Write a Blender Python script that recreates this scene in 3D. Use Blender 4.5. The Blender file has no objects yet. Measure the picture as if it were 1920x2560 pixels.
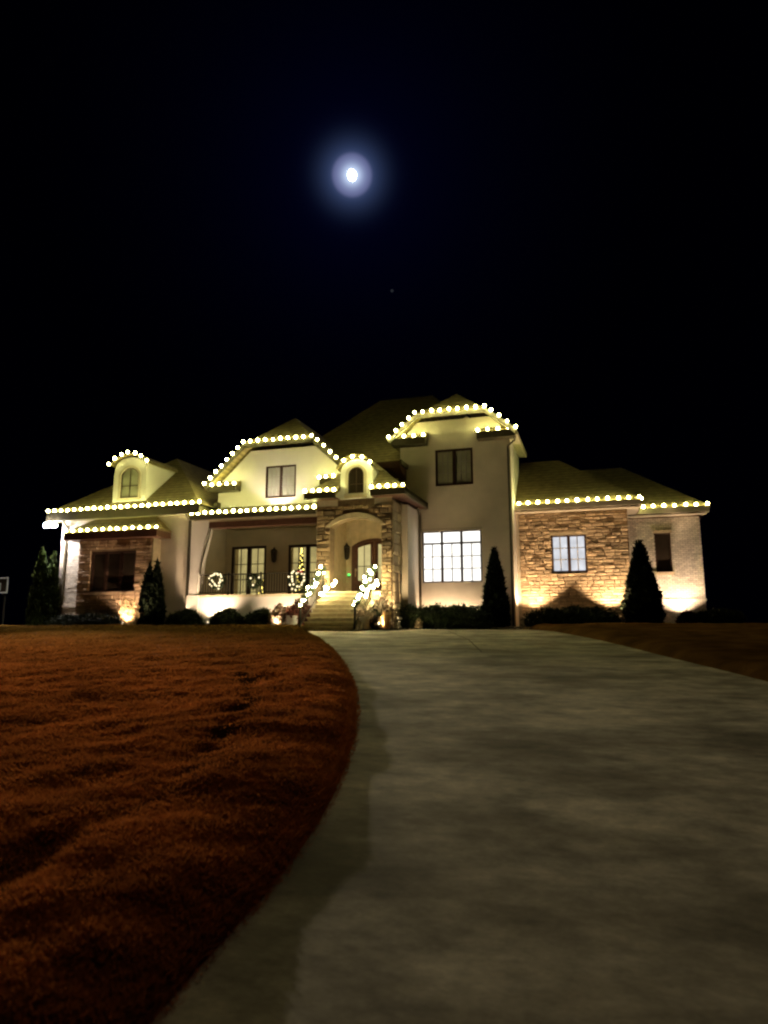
import bpy, math, random
import numpy as np
from mathutils import Vector, Matrix, noise
random.seed(7); rng = np.random.default_rng(7)
S = bpy.context.scene
COL = S.collection
R = math.radians

# ------------------------------------------------------------------ camera
cam = bpy.data.cameras.new("camera"); cob = bpy.data.objects.new("camera", cam); COL.objects.link(cob)
yaw, pitch, roll = R(17.15), R(9.43), R(-0.10)
fw = Vector((-math.sin(yaw)*math.cos(pitch), math.cos(yaw)*math.cos(pitch), math.sin(pitch)))
rt = Vector((math.cos(yaw), math.sin(yaw), 0)); up = rt.cross(fw)
r2 = math.cos(roll)*rt + math.sin(roll)*up; u2 = -math.sin(roll)*rt + math.cos(roll)*up
mw = Matrix((r2, u2, -fw)).transposed().to_4x4(); mw.translation = (0, 0, 1.55)
cob.matrix_world = mw
cam.sensor_fit = 'AUTO'; cam.sensor_width = 36; cam.lens = 1700/2560*36
cam.clip_start = 0.05; cam.clip_end = 4000
cam.dof.use_dof = True; cam.dof.focus_distance = 30; cam.dof.aperture_fstop = 1.8
S.camera = cob
MOON = Vector((-0.2785, 0.7623, 0.5842)).normalized()

# ------------------------------------------------------------------ sky (night), moonlight, exposure
W = bpy.data.worlds.new("World"); S.world = W; W.use_nodes = True
nt = W.node_tree; nt.nodes.clear()
def N(tree, t, **kw):
    n = tree.nodes.new(t)
    for k, v in kw.items(): setattr(n, k, v)
    return n
tc = N(nt, 'ShaderNodeTexCoord')
dot = N(nt, 'ShaderNodeVectorMath', operation='DOT_PRODUCT'); dot.inputs[1].default_value = MOON
nrm = N(nt, 'ShaderNodeVectorMath', operation='NORMALIZE')
nt.links.new(tc.outputs['Generated'], nrm.inputs[0]); nt.links.new(nrm.outputs[0], dot.inputs[0])
ac = N(nt, 'ShaderNodeMath', operation='ARCCOSINE'); nt.links.new(dot.outputs['Value'], ac.inputs[0])
mr = N(nt, 'ShaderNodeMapRange'); mr.inputs['From Max'].default_value = 0.40; nt.links.new(ac.outputs[0], mr.inputs['Value'])
cr = N(nt, 'ShaderNodeValToRGB'); nt.links.new(mr.outputs[0], cr.inputs['Fac'])
def sky_at(t):      # aureole round the moon (thin high cloud), fading into a near black sky
    dsc = max(0, min(1, (.0292-t)/.0070)); dsc = dsc*dsc*(3-2*dsc)
    g = math.exp(-(t/.0315)**2); f = math.exp(-t/.15); k = math.exp(-(t/.0115)**2)
    return tuple(g*a+f*b+dsc*c+k*d for a, b, c, d in zip((.060, .096, .225), (.00040, .0006, .0085), (.085, .078, .145), (.65, .80, .90)))
stops = [(t/.4, sky_at(t)) for t in (0, .003, .006, .009, .012, .016, .020, .024, .0250, .0260, .0268, .0276, .0284, .033, .038, .043, .048, .054, .060, .066, .074, .084, .1, .13, .17, .22, .28, .34, .399)]
el = cr.color_ramp.elements
while len(el) < len(stops): el.new(0.5)
for e, (p, c) in zip(el, stops): e.position = p; e.color = (*c, 1)
bg = N(nt, 'ShaderNodeBackground'); nt.links.new(cr.outputs[0], bg.inputs['Color']); bg.inputs['Strength'].default_value = 0.385
wo = N(nt, 'ShaderNodeOutputWorld'); nt.links.new(bg.outputs[0], wo.inputs['Surface'])

sl = bpy.data.lights.new("moonlight", 'SUN'); sl.energy = 0.06; sl.angle = R(7); sl.color = (1.0, .74, .46)
so = bpy.data.objects.new("moonlight", sl); COL.objects.link(so); so.location = (0, 0, 40)
so.rotation_euler = MOON.to_track_quat('Z', 'Y').to_euler()

S.view_settings.view_transform = 'Standard'; S.view_settings.look = 'None'
S.view_settings.exposure = 1.4; S.view_settings.gamma = 1.0; S.view_settings.use_curve_mapping = False
S.render.engine = 'CYCLES'
S.cycles.use_denoising = True
S.cycles.filter_width = 2.3            # the photograph is soft
S.cycles.max_bounces = 6; S.cycles.sample_clamp_indirect = 4.0
S.cycles.use_light_tree = True

# ------------------------------------------------------------------ materials
def mat(name, col, rough=.75, var=.18, scale=2.5, bump=0.0, bscale=30, island=0.0, spec=.3, metal=0.0, stretch=None, col2=None):
    m = bpy.data.materials.new(name); m.use_nodes = True; t = m.node_tree; b = t.nodes['Principled BSDF']
    b.inputs['Roughness'].default_value = rough; b.inputs['Specular IOR Level'].default_value = spec; b.inputs['Metallic'].default_value = metal
    co = N(t, 'ShaderNodeTexCoord'); src = co.outputs['Object']
    if stretch:
        mp = N(t, 'ShaderNodeMapping'); mp.inputs['Scale'].default_value = stretch; t.links.new(src, mp.inputs[0]); src = mp.outputs[0]
    nz = N(t, 'ShaderNodeTexNoise'); nz.inputs['Scale'].default_value = scale; nz.inputs['Detail'].default_value = 6; t.links.new(src, nz.inputs['Vector'])
    mx = N(t, 'ShaderNodeMix', data_type='RGBA')
    c2 = col2 or tuple(min(1, c*(1+var)) for c in col)
    mx.inputs['A'].default_value = (*[c*(1-var) for c in col], 1); mx.inputs['B'].default_value = (*c2, 1)
    mr_ = N(t, 'ShaderNodeMapRange'); mr_.inputs['From Min'].default_value = .32; mr_.inputs['From Max'].default_value = .68
    t.links.new(nz.outputs['Fac'], mr_.inputs['Value']); t.links.new(mr_.outputs[0], mx.inputs['Factor'])
    out = mx.outputs['Result']
    if island:
        g = N(t, 'ShaderNodeNewGeometry'); oi = N(t, 'ShaderNodeObjectInfo')
        ad = N(t, 'ShaderNodeMath', operation='ADD'); fr = N(t, 'ShaderNodeMath', operation='FRACT')
        t.links.new(g.outputs['Random Per Island'], ad.inputs[0]); t.links.new(oi.outputs['Random'], ad.inputs[1]); t.links.new(ad.outputs[0], fr.inputs[0])
        m2 = N(t, 'ShaderNodeMapRange'); m2.inputs['To Min'].default_value = 1-island; m2.inputs['To Max'].default_value = 1+island
        t.links.new(fr.outputs[0], m2.inputs['Value'])
        vm = N(t, 'ShaderNodeVectorMath', operation='SCALE'); t.links.new(out, vm.inputs[0]); t.links.new(m2.outputs[0], vm.inputs['Scale']); out = vm.outputs[0]
    t.links.new(out, b.inputs['Base Color'])
    if bump:
        n2 = N(t, 'ShaderNodeTexNoise'); n2.inputs['Scale'].default_value = bscale; n2.inputs['Detail'].default_value = 4; t.links.new(src, n2.inputs['Vector'])
        bp = N(t, 'ShaderNodeBump'); bp.inputs['Strength'].default_value = bump; bp.inputs['Distance'].default_value = .03
        t.links.new(n2.outputs['Fac'], bp.inputs['Height']); t.links.new(bp.outputs[0], b.inputs['Normal'])
    return m
def emit(name, col, st, var=0.0, scale=2.0):
    m = bpy.data.materials.new(name); m.use_nodes = True; t = m.node_tree; t.nodes.clear()
    e = N(t, 'ShaderNodeEmission'); e.inputs['Color'].default_value = (*col, 1); e.inputs['Strength'].default_value = st
    if var:
        co = N(t, 'ShaderNodeTexCoord'); nz = N(t, 'ShaderNodeTexNoise'); nz.inputs['Scale'].default_value = scale; t.links.new(co.outputs['Object'], nz.inputs['Vector'])
        m2 = N(t, 'ShaderNodeMapRange'); m2.inputs['From Min'].default_value = .3; m2.inputs['From Max'].default_value = .7
        m2.inputs['To Min'].default_value = st*(1-var); m2.inputs['To Max'].default_value = st*(1+var)
        t.links.new(nz.outputs['Fac'], m2.inputs['Value']); t.links.new(m2.outputs[0], e.inputs['Strength'])
    o = N(t, 'ShaderNodeOutputMaterial'); t.links.new(e.outputs[0], o.inputs['Surface']); return m
def clear_glass(name):
    m = bpy.data.materials.new(name); m.use_nodes = True; t = m.node_tree; t.nodes.clear()
    a = N(t, 'ShaderNodeBsdfTransparent'); g = N(t, 'ShaderNodeBsdfGlossy'); g.inputs['Roughness'].default_value = .03
    x = N(t, 'ShaderNodeMixShader'); x.inputs[0].default_value = .06
    t.links.new(a.outputs[0], x.inputs[1]); t.links.new(g.outputs[0], x.inputs[2])
    o = N(t, 'ShaderNodeOutputMaterial'); t.links.new(x.outputs[0], o.inputs['Surface']); return m

STUCCO = mat('cream_stucco', (.68, .60, .47), .85, .08, 1.2, .25, 60)
PLASTER = mat('pale_plaster', (.66, .62, .55), .85, .06, 1.0, .15, 60)
WHITEBRICK = mat('painted_brick', (.70, .63, .53), .8, .12, 5, .3, 40, island=.16)
MORTAR = mat('mortar', (.20, .14, .085), .9, .2, 6, .3, 40)
PALEMORTAR = mat('pale_mortar', (.20, .155, .105), .9, .15, 6, .3, 40)
TANMORTAR = mat('tan_mortar', (.34, .255, .165), .9, .15, 6, .3, 40)
TANSTONE = mat('tan_stone', (.52, .385, .24), .85, .22, 7, .55, 22, island=.26)
BROWNSTONE = mat('brown_stone', (.46, .31, .19), .85, .22, 6, .5, 26, island=.2)
PIERSTONE = mat('weathered_stone', (.29, .20, .115), .85, .3, 7, .55, 22, island=.55)
LIMESTONE = mat('limestone', (.55, .44, .28), .8, .12, 4, .25, 30, island=.10)
ROOF = mat('roof_shingles', (.29, .23, .10), .9, .28, 3.5, .8, 14, stretch=(1, 1, 3.2))
t_ = ROOF.node_tree; pb = t_.nodes['Principled BSDF']; bc = pb.inputs['Base Color'].links[0].from_socket
co_ = N(t_, 'ShaderNodeTexCoord'); wv_ = N(t_, 'ShaderNodeTexWave', wave_type='BANDS', bands_direction='Z', wave_profile='SAW'); wv_.inputs['Scale'].default_value = 1.9
wv_.inputs['Distortion'].default_value = .5; wv_.inputs['Detail Scale'].default_value = 2.5; t_.links.new(co_.outputs['Object'], wv_.inputs['Vector'])
k_ = N(t_, 'ShaderNodeMapRange'); k_.inputs['To Min'].default_value = .62; k_.inputs['To Max'].default_value = 1.12; t_.links.new(wv_.outputs['Fac'], k_.inputs['Value'])
vm_ = N(t_, 'ShaderNodeVectorMath', operation='SCALE'); t_.links.new(bc, vm_.inputs[0]); t_.links.new(k_.outputs[0], vm_.inputs['Scale']); t_.links.new(vm_.outputs[0], pb.inputs['Base Color'])
SOFFIT = mat('soffit_boards', (.42, .38, .26), .8, .08, 2)
TRIM = mat('bronze_fascia', (.085, .07, .04), .55, .15, 3)
PALETRIM = mat('pale_fascia', (.50, .43, .32), .7, .08, 3)
WOOD = mat('dark_stained_wood', (.085, .035, .018), .6, .3, 4, .2, 30, stretch=(1, 6, 6))
FRAME = mat('bronze_window_frame', (.045, .022, .014), .5, .1, 4)
GREYMUNTIN = mat('grey_glazing_bar', (.34, .32, .28), .5, .1, 4)
DARKGLASS = mat('dark_glass', (.035, .025, .017), .12, .2, 1.5, spec=.5)
BLIND = mat('window_blind', (.36, .36, .30), .35, .12, 1.5, spec=.5)
GREENBLIND = mat('dim_blind', (.34, .34, .24), .3, .18, 1.2, spec=.5)
IRON = mat('black_iron', (.03, .025, .018), .5, .1, 4)
CONC = mat('concrete_drive', (.25, .212, .142), .85, .26, .8, .10, 6, stretch=(.8, 1.5, 1), col2=(.66, .59, .44), spec=.15)
t_ = CONC.node_tree; pb = t_.nodes['Principled BSDF']; base_ = pb.inputs['Base Color'].links[0].from_socket
co_ = N(t_, 'ShaderNodeTexCoord'); mp_ = N(t_, 'ShaderNodeMapping'); mp_.inputs['Scale'].default_value = (.9, 1.3, 1); t_.links.new(co_.outputs['Object'], mp_.inputs[0])
for sc_, lo_, hi_, dt_ in ((2.6, .62, 1.36, 9), (.42, .74, 1.2, 4), (9, .84, 1.12, 6), (38, .90, 1.08, 4)):
    nz_ = N(t_, 'ShaderNodeTexNoise'); nz_.inputs['Scale'].default_value = sc_; nz_.inputs['Detail'].default_value = dt_; nz_.inputs['Roughness'].default_value = .62
    t_.links.new(mp_.outputs[0], nz_.inputs['Vector']); k_ = N(t_, 'ShaderNodeMapRange'); k_.inputs['From Min'].default_value = .33; k_.inputs['From Max'].default_value = .67
    k_.inputs['To Min'].default_value = lo_; k_.inputs['To Max'].default_value = hi_; t_.links.new(nz_.outputs['Fac'], k_.inputs['Value'])
    vm_ = N(t_, 'ShaderNodeVectorMath', operation='SCALE'); t_.links.new(base_, vm_.inputs[0]); t_.links.new(k_.outputs[0], vm_.inputs['Scale']); base_ = vm_.outputs[0]
t_.links.new(base_, pb.inputs['Base Color'])
PATHC = mat('concrete_path', (.45, .38, .26), .85, .15, 2)
STEPM = mat('brick_steps', (.60, .52, .33), .85, .15, 5, .3, 30)
RISER = mat('brick_riser', (.40, .33, .20), .85, .2, 6, .3, 30)
LAWN = mat('dormant_turf', (.33, .098, .022), 1, .38, 2.2, .9, 18, spec=0)
LAWNFAR = mat('dim_turf', (.12, .060, .019), 1, .4, 1.5, .8, 14, spec=0)  # right lawn, its weaker light put into a darker turf colour
BLADE = mat('dormant_grass_blade', (.50, .152, .034), .85, .28, 1.1, island=.14, spec=.1)
MULCH = mat('bark_mulch', (.07, .042, .022), .95, .4, 9, .9, 25)
FIELD = mat('dark_field', (.02, .014, .008), 1, .3, .4)
t_ = LAWN.node_tree; pb = t_.nodes['Principled BSDF']; src_ = pb.inputs['Base Color'].links[0].from_socket
wa_ = N(t_, 'ShaderNodeAttribute', attribute_name='rut_shade_patches'); mx_ = N(t_, 'ShaderNodeMix', data_type='RGBA'); mx_.inputs['B'].default_value = (.060, .022, .008, 1)  # dark tone painted in for the shade of the rut
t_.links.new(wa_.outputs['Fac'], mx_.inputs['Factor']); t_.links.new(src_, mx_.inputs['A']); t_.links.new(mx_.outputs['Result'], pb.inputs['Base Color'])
for m_ in (LAWN, BLADE):      # greener turf towards the house, colour also darkened against the house light
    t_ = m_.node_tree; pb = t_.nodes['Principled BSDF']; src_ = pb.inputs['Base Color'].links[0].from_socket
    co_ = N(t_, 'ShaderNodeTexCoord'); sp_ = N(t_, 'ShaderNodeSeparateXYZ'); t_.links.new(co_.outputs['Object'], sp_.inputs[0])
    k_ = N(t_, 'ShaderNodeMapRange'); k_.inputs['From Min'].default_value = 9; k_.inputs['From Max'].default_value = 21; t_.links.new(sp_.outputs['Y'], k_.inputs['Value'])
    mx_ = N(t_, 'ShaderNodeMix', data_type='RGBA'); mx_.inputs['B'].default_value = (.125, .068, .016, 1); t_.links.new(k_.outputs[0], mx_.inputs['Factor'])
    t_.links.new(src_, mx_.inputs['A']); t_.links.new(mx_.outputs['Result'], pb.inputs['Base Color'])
t_ = BLADE.node_tree; pb = t_.nodes['Principled BSDF']; tb = N(t_, 'ShaderNodeBsdfTranslucent'); ms = N(t_, 'ShaderNodeMixShader'); ms.inputs[0].default_value = .45
t_.links.new(pb.inputs['Base Color'].links[0].from_socket, tb.inputs['Color']); t_.links.new(pb.outputs[0], ms.inputs[1]); t_.links.new(tb.outputs[0], ms.inputs[2])
t_.links.new(ms.outputs[0], t_.nodes['Material Output'].inputs['Surface'])   # thin blades let light through
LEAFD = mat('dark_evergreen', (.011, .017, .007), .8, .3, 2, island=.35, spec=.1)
LEAFL = mat('lit_evergreen', (.024, .040, .010), .8, .3, 2, island=.4, spec=.1)  # left tree's leaves, lightened in colour so its tips read as floodlit
LEAFM = mat('boxwood_leaf', (.026, .040, .014), .7, .3, 2, island=.5)
LEAFP = mat('pale_shrub_leaf', (.46, .35, .26), .7, .2, 3, island=.4)
LEAFR = mat('red_shrub_leaf', (.13, .035, .024), .7, .3, 3, island=.4)
LEAFG = mat('garland_leaf', (.035, .05, .02), .7, .3, 3, island=.4)
PLUME = mat('dry_grass_plume', (.55, .38, .20), .8, .2, 3, island=.3)
BARK = mat('bark', (.09, .06, .035), .9, .3, 8)
POT = mat('glazed_pot', (.55, .50, .42), .5, .1, 3)
DARKPOT = mat('dark_pot', (.05, .045, .04), .5, .1, 3)
BRASS = mat('path_light_metal', (.45, .38, .28), .4, .1, 3, metal=.3)
WHITEP = mat('white_paint', (.75, .75, .75), .5, .04, 3)
REDRIB = mat('red_ribbon', (.35, .03, .02), .6, .1, 3)
GLASS = clear_glass('clear_glass')
BULB = emit('warm_led_bulb', (1.0, .97, .34), 36)
GBULB = emit('white_led_bulb', (1.0, .86, .44), 66)
WBULB = emit('wreath_led', (1.0, .80, .44), .8)
TBULB = emit('tree_led', (1.0, .74, .16), 2.6)
LITWIN = emit('bright_window', (1.0, .97, .90), .62, .16, 1.4)
SOFTWIN = emit('soft_window', (.60, .61, .65), .45, .16, 2.2)
CURT = emit('lit_curtain', (.46, .37, .14), .38, .25, 1.5)
DOORGL = emit('lit_door_glass', (.54, .45, .19), .42, .14, 2)
LENS = emit('lamp_lens', (1.0, .80, .52), 14)
FLOODL = emit('flood_lens', (1.0, .96, .96), 120)
MOONM = emit('moon_surface', (.86, .96, 1.0), 6)
STARM = emit('star_light', (.45, .5, .6), .014)
GREENL = emit('green_led', (.08, 1.0, .12), 1.2)

# ------------------------------------------------------------------ mesh helpers
class MB:
    def __init__(s): s.v = []; s.f = []
    def add(s, vs, fs):
        o = len(s.v); s.v += [tuple(p) for p in vs]; s.f += [tuple(i+o for i in f) for f in fs]; return s
    def box(s, x0, x1, y0, y1, z0, z1):
        return s.add([(x0,y0,z0),(x1,y0,z0),(x1,y1,z0),(x0,y1,z0),(x0,y0,z1),(x1,y0,z1),(x1,y1,z1),(x0,y1,z1)],
                     [(0,3,2,1),(4,5,6,7),(0,1,5,4),(1,2,6,5),(2,3,7,6),(3,0,4,7)])
    def prism(s, poly, a, b, plane='xz'):
        n = len(poly)
        mk = {'xz': lambda p, q: (p[0], q, p[1]), 'yz': lambda p, q: (q, p[0], p[1]), 'xy': lambda p, q: (p[0], p[1], q)}[plane]
        vs = [mk(p, a) for p in poly] + [mk(p, b) for p in poly]
        fs = [tuple(range(n)), tuple(range(2*n-1, n-1, -1))] + [(i, i+n, (i+1) % n+n, (i+1) % n) for i in range(n)]
        return s.add(vs, fs)
    def slab(s, poly, t=.14):
        n = len(poly); vs = [tuple(p) for p in poly] + [(p[0], p[1], p[2]-t) for p in poly]
        return s.add(vs, [tuple(range(n)), tuple(range(2*n-1, n-1, -1))] + [(i, i+n, (i+1) % n+n, (i+1) % n) for i in range(n)])
    def beam(s, p, q, w, h):
        p = Vector(p); q = Vector(q); d = (q-p).normalized(); u = Vector((0, 0, 1))
        if abs(d.z) > .95: u = Vector((0, 1, 0))
        r = d.cross(u).normalized()*w/2; u = r.cross(d).normalized()*h/2
        vs = [p-r-u, p+r-u, p+r+u, p-r+u, q-r-u, q+r-u, q+r+u, q-r+u]
        return s.add(vs, [(0,3,2,1),(4,5,6,7),(0,1,5,4),(1,2,6,5),(2,3,7,6),(3,0,4,7)])
    def tube(s, pts, r, n=8, cap=True):
        pts = [Vector(p) for p in pts]; rs = r if isinstance(r, (list, tuple)) else [r]*len(pts); vs = []; fs = []
        for i, p in enumerate(pts):
            d = (pts[min(i+1, len(pts)-1)]-pts[max(i-1, 0)]).normalized()
            a = d.orthogonal().normalized() if i == 0 else (a - a.dot(d)*d).normalized()
            b = d.cross(a)
            vs += [p+(a*math.cos(2*math.pi*k/n)+b*math.sin(2*math.pi*k/n))*rs[i] for k in range(n)]
        for i in range(len(pts)-1):
            fs += [(i*n+k, i*n+(k+1) % n, (i+1)*n+(k+1) % n, (i+1)*n+k) for k in range(n)]
        if cap: fs += [tuple(range(n-1, -1, -1)), tuple(range((len(pts)-1)*n, len(pts)*n))]
        return s.add(vs, fs)
    def lathe(s, prof, c=(0,0,0), n=16):
        return s.tube([(c[0], c[1], c[2]+z) for r, z in prof], [max(r, .001) for r, z in prof], n)
    def build(s, name, m, parent=None, smooth=False):
        me = bpy.data.meshes.new(name); me.from_pydata(s.v, [], s.f); me.update()
        me.materials.append(m)
        if smooth: me.shade_smooth()
        return link(name, me, parent)
def link(name, me, parent=None, loc=None):
    o = bpy.data.objects.new(name, me); COL.objects.link(o)
    if parent is not None:
        o.parent = parent
        if loc is None:
            w = Vector((0, 0, 0)); q = parent
            while q is not None: w += q.location; q = q.parent
            o.location = -w
        else: o.location = loc
    elif loc is not None: o.location = loc
    return o
def tris(name, V, m, parent=None, loc=None):      # V: (n,3,3) loose triangles
    n = len(V); me = bpy.data.meshes.new(name)
    me.vertices.add(n*3); me.vertices.foreach_set('co', np.ascontiguousarray(V, dtype=np.float32).ravel())
    me.loops.add(n*3); me.loops.foreach_set('vertex_index', np.arange(n*3, dtype=np.int32))
    me.polygons.add(n); me.polygons.foreach_set('loop_start', np.arange(0, n*3, 3, dtype=np.int32))
    me.update(calc_edges=True); me.materials.append(m)
    return link(name, me, parent, loc)
def tag(o, label=None, cat=None, group=None, kind=None):
    for k, v in (('label', label), ('category', cat), ('group', group), ('kind', kind)):
        if v: o[k] = v
    return o
def empty(name, loc, label, cat, group=None):
    o = bpy.data.objects.new(name, None); COL.objects.link(o); o.location = loc; o.empty_display_size = .2
    return tag(o, label, cat, group)
def ico(sub, r, seed=None):
    import bmesh
    b = bmesh.new(); bmesh.ops.create_icosphere(b, subdivisions=sub, radius=r); me = bpy.data.meshes.new('ball'); b.to_mesh(me); b.free(); me.shade_smooth(); return me

# ------------------------------------------------------------------ terrain
def H(y):
    if y < 23.8: return .056*y
    if y < 33: return 1.333+.012*(y-23.8)
    t = min(1, (y-33)/40); return 1.443-5*t*t
PL = [(-10,-1.60),(-4,-1.55),(0,-1.52),(1.5,-1.56),(2.35,-1.61),(2.95,-1.66),(3.58,-1.69),(4.45,-1.82),(5.69,-2.11),(6.86,-2.44),(8.11,-2.85),(9.58,-3.37),(11.44,-4.12),(13.49,-5.02),(16.8,-6.61),(19.63,-8.11),(21.8,-9.30),(23.7,-10.45)]
PR = [(-10,5.2),(0,4.4),(5,3.9),(9,3.15),(12.12,2.49),(15.09,1.56),(20.13,.06),(24,-1.5),(26.9,-2.5),(27.3,-2.7)]
def lerp(tab, y):
    if y <= tab[0][0]: return tab[0][1]
    for (a, u), (b, v) in zip(tab, tab[1:]):
        if y <= b: return u+(v-u)*(y-a)/(b-a)
    return tab[-1][1]
def smooth_tab(tab, y): return sum(lerp(tab, y+d*min(1.2, .12*abs(y)+.15))*w for d, w in ((-1,.25),(0,.5),(1,.25)))
XL = lambda y: smooth_tab(PL, y) if y < 23 else lerp(PL, y)
XR = lambda y: smooth_tab(PR, y)
def grid(name, rows, m, kind='structure', smooth=True):
    mb = MB(); n = len(rows[0]); mb.v = [p for r in rows for p in r]
    mb.f = [(i*n+j, i*n+j+1, (i+1)*n+j+1, (i+1)*n+j) for i in range(len(rows)-1) for j in range(n-1)]
    return tag(mb.build(name, m, None, smooth), kind=kind)
ys = [-300,-100,-40,-20,-10]+list(np.arange(-5, 34, 1.5))+[36,40,46,54,62,73,100,200,600]
grid('ground', [[(x, y, H(max(y, -60))-.12) for x in (-600,-200,-80,-40,-20,-10,0,10,20,40,80,200,600)] for y in ys], FIELD)
# driveway: a curving concrete sheet that widens to a court in front of the house
rows = []
for y in list(np.arange(-9, 23.7, .4))+[23.7]:
    a, b = XL(y), XR(y); rows.append([(a+(b-a)*k/16, y, H(y)) for k in range(17)])
for y in (23.72, 24.5, 26, 27.2):
    b = XR(y); rows.append([(-8.45+(b+8.45)*k/16, y, H(y)) for k in range(17)])
grid('driveway', rows, CONC)
def joint(pts, w=.035):
    mb = MB()
    for (x0, y0), (x1, y1) in zip(pts, pts[1:]):
        l = math.hypot(x1-x0, y1-y0); nx, ny = -(y1-y0)/l*w/2, (x1-x0)/l*w/2
        mb.add([(x0-nx, y0-ny, H(y0)+.004), (x0+nx, y0+ny, H(y0)+.004), (x1+nx, y1+ny, H(y1)+.004), (x1-nx, y1-ny, H(y1)+.004)], [(0, 1, 2, 3)])
    tag(mb.build('driveway_joint', MULCH), kind='structure')
joint([(-5.0, 23.8), (-3.6, 20.0), (-2.6, 16.2)]); joint([(XL(16.2)+.05, 16.2), (XR(16.2)-.05, 16.2)], .03); joint([(XL(20)+.05, 20), (XR(20)-.05, 20)], .03)
# lawns
def lawn_z(x, y, off):
    rise = .23*(1-math.exp(-max(off, 0)/.21)) - .03
    v = Vector((x, y, 0))
    n = .042*noise.noise(v*1.3)+.045*noise.noise(v*.45)+.013*noise.noise(v*4.1)+(.008*noise.noise(v*11) if y < 9 else 0)
    if y < 14:
        n += .028*noise.noise(v*2.6+Vector((5, 1, 2)))
        for (px, py), (qx, qy), dp in (((-2.80, 2.2), (-3.0, 4.7), .05), ((-3.0, 4.7), (-4.1, 7.7), .06), ((-4.1, 7.7), (-6.6, 12.5), .035)):
            L2 = (qx-px)**2+(qy-py)**2; t = max(0, min(1, ((x-px)*(qx-px)+(y-py)*(qy-py))/L2))
            d = math.hypot(x-px-t*(qx-px), y-py-t*(qy-py)); n = min(n, n-dp*math.exp(-(d/.16)**2)*(.6+noise.noise(v*2.2)))
    return H(y)+rise+n*min(1, off/.3+.15)
RUTS = (((-2.72, 1.9), (-2.95, 4.6)), ((-2.95, 4.6), (-4.1, 7.7)), ((-4.1, 7.7), (-5.6, 10.4)), ((-3.6, 2.0), (-4.3, 5.0)), ((-2.75, 4.2), (-3.35, 6.6)))
def rut_shade_patches(x, y):      # rut's shade put into the turf colour, with random dark bare patches
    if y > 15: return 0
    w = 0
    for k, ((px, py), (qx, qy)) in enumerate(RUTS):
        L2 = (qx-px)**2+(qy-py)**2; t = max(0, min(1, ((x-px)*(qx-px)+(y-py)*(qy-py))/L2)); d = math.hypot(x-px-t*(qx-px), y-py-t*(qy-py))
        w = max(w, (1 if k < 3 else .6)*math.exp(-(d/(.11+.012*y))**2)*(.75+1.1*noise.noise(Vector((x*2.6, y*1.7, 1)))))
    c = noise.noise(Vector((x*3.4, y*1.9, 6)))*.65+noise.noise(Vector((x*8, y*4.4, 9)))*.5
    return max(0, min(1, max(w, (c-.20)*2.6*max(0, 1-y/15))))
def lawn(name, edge, sgn, m, y0, y1, width, step):
    yy = [y0]
    while yy[-1] < y1: yy.append(yy[-1]+max(.045, step*abs(yy[-1])))
    yy[-1] = y1; offs = [-.03, 0, .03, .07, .12, .2, .3]
    while offs[-1] < width: offs.append(offs[-1]+max(.05, min(.018*offs[-1]+.04, 2)))
    rows = []
    for y in yy:
        e = edge(y); rows.append([(e+sgn*o, y, lawn_z(e+sgn*o, y, o) if o > 0 else H(y)-.04) for o in offs][::sgn])
    o = grid(name, rows, m)
    at = o.data.attributes.new('rut_shade_patches', 'FLOAT', 'POINT'); at.data.foreach_set('value', [rut_shade_patches(v.co.x, v.co.y) for v in o.data.vertices])
    return o
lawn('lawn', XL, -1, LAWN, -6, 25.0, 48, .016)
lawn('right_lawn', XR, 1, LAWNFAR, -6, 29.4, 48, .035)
def rect(name, x0, x1, y0, y1, dz, m):
    return grid(name, [[(x, y, H(y)+dz) for x in np.linspace(x0, x1, 9)] for y in np.linspace(y0, y1, 7)], m)
rect('path', -40, -24.2, 24.9, 31, .10, PATHC)
rect('planting_bed', -24.2, -10.9, 24.85, 27.2, .09, MULCH)
rect('planting_bed', -8.45, -2.4, 26.5, 30.2, .06, MULCH)
rect('planting_bed', -8.45, -7.2, 24.2, 26.5, .05, MULCH)
rect('planting_bed', -2.9, 7.5, 29.2, 34, .09, MULCH)
# grass blades, thick where the turf is close
nb = 480000
rr = 2.1*np.exp(rng.random(nb)*math.log(34/2.1)); aa = R(17.15)+np.radians(rng.uniform(-12, 36, nb))
bx, by = -rr*np.sin(aa), rr*np.cos(aa)
tabY = np.array([p[0] for p in PL]); tabX = np.array([p[1] for p in PL])
off = np.array([XL(y) for y in by])-bx; pn = np.array([noise.noise(Vector((x*2.3, y*.95, 3)))*.6+noise.noise(Vector((x*6.5, y*3.6, 8)))*.4 for x, y in zip(bx, by)])
keep = (off > .01) & (by < 24.9) & (rng.random(nb) < np.clip(.95+(pn+.02)*2.0, .6, 1)) & (rng.random(nb) > .92*np.array([rut_shade_patches(x, y) for x, y in zip(bx, by)])); bx, by, off, rr = bx[keep], by[keep], off[keep], rr[keep]
bz = np.array([lawn_z(x, y, o) for x, y, o in zip(bx, by, off)])-.006
ne = 26000; ey = 1.9*np.exp(rng.random(ne)*math.log(20/1.9)); eo = rng.uniform(-.015, .10, ne); ex = np.array([XL(y) for y in ey])-eo
bx = np.append(bx, ex); by = np.append(by, ey); rr = np.append(rr, np.hypot(ex, ey)); bz = np.append(bz, [lawn_z(x, y, max(o, .012))-.004 for x, y, o in zip(ex, ey, eo)])
n = len(bx); hh = rng.uniform(.010, .028, n)*(1+.03*rr); ww = .0015+.0013*rr*rng.uniform(.6, 1.3, n)
ang = rng.uniform(0, 2*math.pi, n); lean = rng.uniform(.3, 1.5, n)*hh; la = rng.uniform(0, 2*math.pi, n)
lean[-ne:] *= 1.6; hh[-ne:] *= 1.35
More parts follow.
